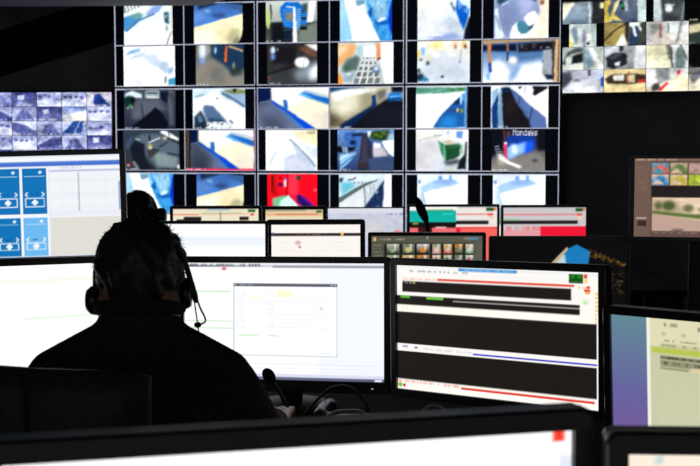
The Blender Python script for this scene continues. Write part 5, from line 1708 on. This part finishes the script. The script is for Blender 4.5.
# headset worn by the man
HX, HY = -.396, 2.24
t = empty('headset', (HX, HY, 1.2), 0, "black headset with thin boom microphone on the man's head", 'headset')
band = smooth_path([(-.088, 0, -.02), (-.086, 0, .03), (-.07, -.006, .08), (-.035, -.01, .108), (.01, -.01, .115), (.045, -.008, .103), (.073, -.004, .066), (.092, 0, .005), (.1, .004, -.03)], 40)
bm = bmesh.new()
bm_tube(bm, band, .0042, 8)
for v in bm.verts: v.co.y *= 2.0
from_bm('headband', bm, 'plastic', t, True)
for sx, cz in ((-1, -.035), (1, -.022)):
    m = Matrix.Translation((sx * (.079 if sx < 0 else .081), .004, cz)) @ Euler((0, R(90 * sx), 0)).to_matrix().to_4x4()
    cupo = lathe('ear_cup', [(.018, .0), (.027, .001), (.0285, .008), (.027, .017), (.02, .025), (.008, .027)] if sx < 0 else [(.018, 0), (.028, .001), (.029, .006), (.025, .013), (.008, .015)], 'plastic', t, 24, m)
    lathe('ear_pad', [(.014, -.006), (.027, -.006), (.031, -.001), (.03, .004), (.018, .004)], 'foam', cupo, 24, m)
boom = smooth_path([(.1035, .006, -.028), (.108, .02, -.05), (.114, .05, -.075), (.110, .08, -.088), (.097, .098, -.096)], 24)
tube('boom_arm', boom, .0019, 'plastic', t, 8)
tube('slider_arm', smooth_path([(.078, 0, .055), (.091, 0, .012), (.099, .003, -.018), (.103, .006, -.04)], 12), [.0055] * 9 + [.0062, .0058, .005, .004], 'plastic', t, 10)
bm = Mass(); prim_ell(bm, (.093, .103, -.097), (.0075, .0075, .006)); mass_obj('microphone_tip', bm, 'foam', t)
tube('cable', smooth_path([(.1, .006, -.04), (.106, .0, -.08), (.111, -.004, -.12), (.108, -.01, -.16), (.10, -.02, -.19)], 16), .0013, 'rubber', t, 6)


# ------------------------------------------------------------------ office chair
def make_chair(label, loc, rz):
    t = empty('office_chair', loc, rz, label, 'chair')
    bm = bmesh.new()
    bm_box(bm, (0, 0, .43), (.5, .5, .09), .035, None, 3)
    from_bm('seat', bm, 'leather', t, True)
    # tall backrest, gently dished, with a centre seam
    NX, NZ, W, z0, z1 = 16, 14, .40, .53, 1.085
    bm = bmesh.new()
    gr = {}
    for side in (0, 1):
        for i in range(NX + 1):
            for k in range(NZ + 1):
                u = i / NX * 2 - 1; v = k / NZ
                ww = W / 2 * (1 - .10 * (1 - v)) * (1 - .06 * max(0, v - .9) * 10 * 0)
                edge = (max(abs(u), abs(v * 2 - 1)) ** 10)
                th = .034 * (1 - edge * .75)
                zz = z0 + (z1 - z0) * v - .01 * (abs(u) ** 8) * (v > .9)
                y = -.245 + .03 * u * u - .045 * v + (-th if side else th * .9)
                if abs(u) < .02: y += .006 if side else -.004
                gr[side, i, k] = bm.verts.new((u * ww, y, zz))
    for i in range(NX):
        for k in range(NZ):
            bm.faces.new((gr[0, i, k], gr[0, i, k + 1], gr[0, i + 1, k + 1], gr[0, i + 1, k]))
            bm.faces.new((gr[1, i, k], gr[1, i + 1, k], gr[1, i + 1, k + 1], gr[1, i, k + 1]))
    for k in range(NZ):
        bm.faces.new((gr[0, 0, k], gr[1, 0, k], gr[1, 0, k + 1], gr[0, 0, k + 1])); bm.faces.new((gr[0, NX, k], gr[0, NX, k + 1], gr[1, NX, k + 1], gr[1, NX, k]))
    for i in range(NX):
        bm.faces.new((gr[0, i, 0], gr[0, i + 1, 0], gr[1, i + 1, 0], gr[1, i, 0])); bm.faces.new((gr[0, i, NZ], gr[1, i, NZ], gr[1, i + 1, NZ], gr[0, i + 1, NZ]))
    bmesh.ops.recalc_face_normals(bm, faces=bm.faces)
    bk = from_bm('backrest', bm, 'leather', t, True)
    tube('back_seam', [(0.0, -.281 - .045 * v, z0 + (z1 - z0) * v) for v in (.03, .3, .6, .9, .985)], .004, 'leather', bk, 6)
    box('back_bracket', (0, -.24, .49), (.09, .04, .16), 'steel', t, .008)
    for sx in (-1, 1):
        tube('armrest_post', [(sx * .27, -.02, .46), (sx * .285, -.02, .60), (sx * .285, -.01, .655)], .014, 'steel', t)
        box('armrest', (sx * .285, .02, .668), (.06, .25, .03), 'rubber', t, .012)
    lathe('gas_lift', [(.03, .1), (.03, .28), (.019, .28), (.019, .42)], 'steel', t, 20)
    lathe('hub', [(.045, .075), (.05, .09), (.045, .12), (.03, .125)], 'plastic', t, 24)
    for k in range(5):
        a = 2 * math.pi * k / 5 + .3
        dx, dy = math.cos(a), math.sin(a)
        lg = tube('base_leg', [(dx * .03, dy * .03, .1), (dx * .17, dy * .17, .088), (dx * .29, dy * .29, .072)], [.024, .02, .015], 'plastic', t)
        bm = bmesh.new()
        for sd in (-.014, .014):
            bmesh.ops.create_cone(bm, cap_ends=True, segments=16, radius1=.028, radius2=.028, depth=.016, matrix=Matrix.Translation((dx * .29 - dy * sd, dy * .29 + dx * sd, .028)) @ Euler((R(90), 0, a)).to_matrix().to_4x4())
        from_bm('caster', bm, 'rubber', lg)
    return t


chair = make_chair('black high-back office chair under the man in the headset', (-.458, 2.25, 0), R(-15))

# second operator and chair near the video wall
p2 = copy_tree(man)
p2.location = (-.975, 5.42, 0); p2.scale = (.955, .955, .955)
p2['label'] = 'dark silhouette of a seated person below the video wall'
c2 = copy_tree(chair)
c2.location = (-.965, 5.48, 0); c2['label'] = 'black office chair under the person below the video wall'
t = empty('headset', (-.975, 5.47, 1.145), 0, 'chunky black headset on the person below the video wall', 'headset')
bm = bmesh.new()
bm_tube(bm, smooth_path([(-.086, 0, .0), (-.08, 0, .045), (-.056, 0, .09), (0, 0, .112), (.056, 0, .09), (.08, 0, .045), (.088, 0, .0)], 30), .005, 8)
from_bm('headband', bm, 'foam', t, True)
for sx in (-1, 1):
    m = Matrix.Translation((sx * .083, .0, .0)) @ Euler((0, R(90 * sx), 0)).to_matrix().to_4x4()
    cu = lathe('ear_cup', [(.02, 0), (.036, .002), (.039, .012), (.038, .036), (.03, .044), (.012, .046)], 'plastic', t, 24, m)
    lathe('ear_pad', [(.016, -.008), (.034, -.008), (.038, -.002), (.036, .004), (.02, .004)], 'foam', cu, 24, m)


# ------------------------------------------------------------------ microphones and desk clutter
def gooseneck(label, loc, pts, head_r, head_l, mat='foam', neck=.005):
    t = empty('gooseneck_microphone', loc, 0, label, 'microphone')
    lathe('base', [(.038, 0), (.04, .006), (.038, .02), (.03, .028), (.012, .032)], 'plastic', t, 28)
    pa = smooth_path(pts, 24)
    tube('gooseneck', pa, neck, 'rubber', t, 8)
    d = (pa[-1] - pa[-4]).normalized()
    q = d.to_track_quat('Z', 'Y').to_matrix().to_4x4()
    bm = Mass()
    prim_ell(bm, (0, 0, head_l * .35), (head_r, head_r, head_l), None, 20, 14)
    mass_obj('foam_windscreen', bm, mat, t, Matrix.Translation(pa[-1]) @ q)
    return t


gooseneck("round foam-tipped gooseneck microphone on the desk beside the man's arm", (-.150, 2.81, Z3), [(0, 0, .03), (.0, -.005, .06), (-.012, -.02, .095), (-.038, -.03, .14)], .0145, .021)
gooseneck('tall pointed black microphone in front of the teal box screen', (.385, 5.80, .77), [(0, 0, .03), (.0, -.005, .18), (-.008, -.01, .31), (-.026, -.01, .365)], .023, .07, 'foam', .012)

# computer mouse under the right hand
t = empty('computer_mouse', (-.163, 2.70, Z3), R(0), "black computer mouse under the man's right hand", 'mouse')
bm = Mass(); prim_ell(bm, (0, 0, .008), (.03, .055, .024), None, 24, 16)
bm.v[0][:, 2] = np.maximum(0, bm.v[0][:, 2])
mass_obj('shell', bm, 'plastic', t)
bm = bmesh.new(); bmesh.ops.create_cone(bm, cap_ends=True, segments=16, radius1=.008, radius2=.008, depth=.006, matrix=Matrix.Translation((0, .03, .026)) @ Euler((0, R(90), 0)).to_matrix().to_4x4()); from_bm('scroll_wheel', bm, 'rubber', t)

# keyboard in front of the form monitor
t = empty('keyboard', (-.40, 2.62, Z3), R(4), 'black keyboard on the desk in front of the man', 'keyboard')
box('case', (0, 0, .009), (.36, .15, .018), 'plastic', t, .004)
km = bpy.data.meshes.new('key'); bm = bmesh.new(); bm_box(bm, (0, 0, 0), (.0165, .0165, .009), .002, None, 1); bm.to_mesh(km); bm.free(); km.materials.append(M['rubber'])
for r_ in range(5):
    for k in range(18):
        ko = bpy.data.objects.new('key', km); COL.objects.link(ko); ko.parent = t
        ko.location = (-.162 + k * .019, -.05 + r_ * .024, .021)

# little desk speaker box with orange label, patch cables and a headset base on the desk
t = empty('desk_telephone', (.0, 2.80, Z3), R(-12), 'dark desk handset unit with orange button below the form monitor', 'telephone')
bm = bmesh.new(); bm_box(bm, (0, 0, .02), (.17, .15, .04), .008); from_bm('body', bm, 'plastic', t)
tube('handset', smooth_path([(-.06, -.06, .055), (-.062, -.03, .066), (-.062, .03, .066), (-.06, .06, .055)], 12), [.016] * 3 + [.012] * 7 + [.016] * 3, 'plastic', t)
box('orange_button', (.045, -.03, .043), (.03, .018, .008), 'orange', t, .002)
box('display', (.03, .035, .042), (.08, .035, .004), 'gloss', t, .001)
for k in range(6):
    box('key_button', (-.005 + (k % 3) * .022 + .02, .0 - (k // 3) * .018 + .008, .042), (.014, .011, .005), 'grey_plastic', t, .002)


def cable(label, pts, rad, mat, n=40):
    o = tube('cable', smooth_path(pts, n), rad, mat, None, 8)
    tag(o, label, 'cable')
    return o


cable('looped dark cable arching above the desk below the form monitor', [(-.135, 2.86, .776), (-.10, 2.86, .82), (-.05, 2.86, .868), (.0, 2.86, .872), (.04, 2.86, .83), (.05, 2.86, .776)], .004, 'rubber')
cable('pale grey cable lying on the handset unit below the form monitor', [(-.10, 2.66, .776), (-.08, 2.665, .815), (-.04, 2.67, .85), (.0, 2.67, .856), (.03, 2.67, .85), (.055, 2.67, .81), (.06, 2.67, .776)], .005, 'cable')
cable('thin cable loop in front of the banded monitor', [(.11, 2.55, .776), (.135, 2.55, .85), (.17, 2.55, .892), (.205, 2.55, .885), (.22, 2.56, .83), (.215, 2.58, .776)], .003, 'cable')
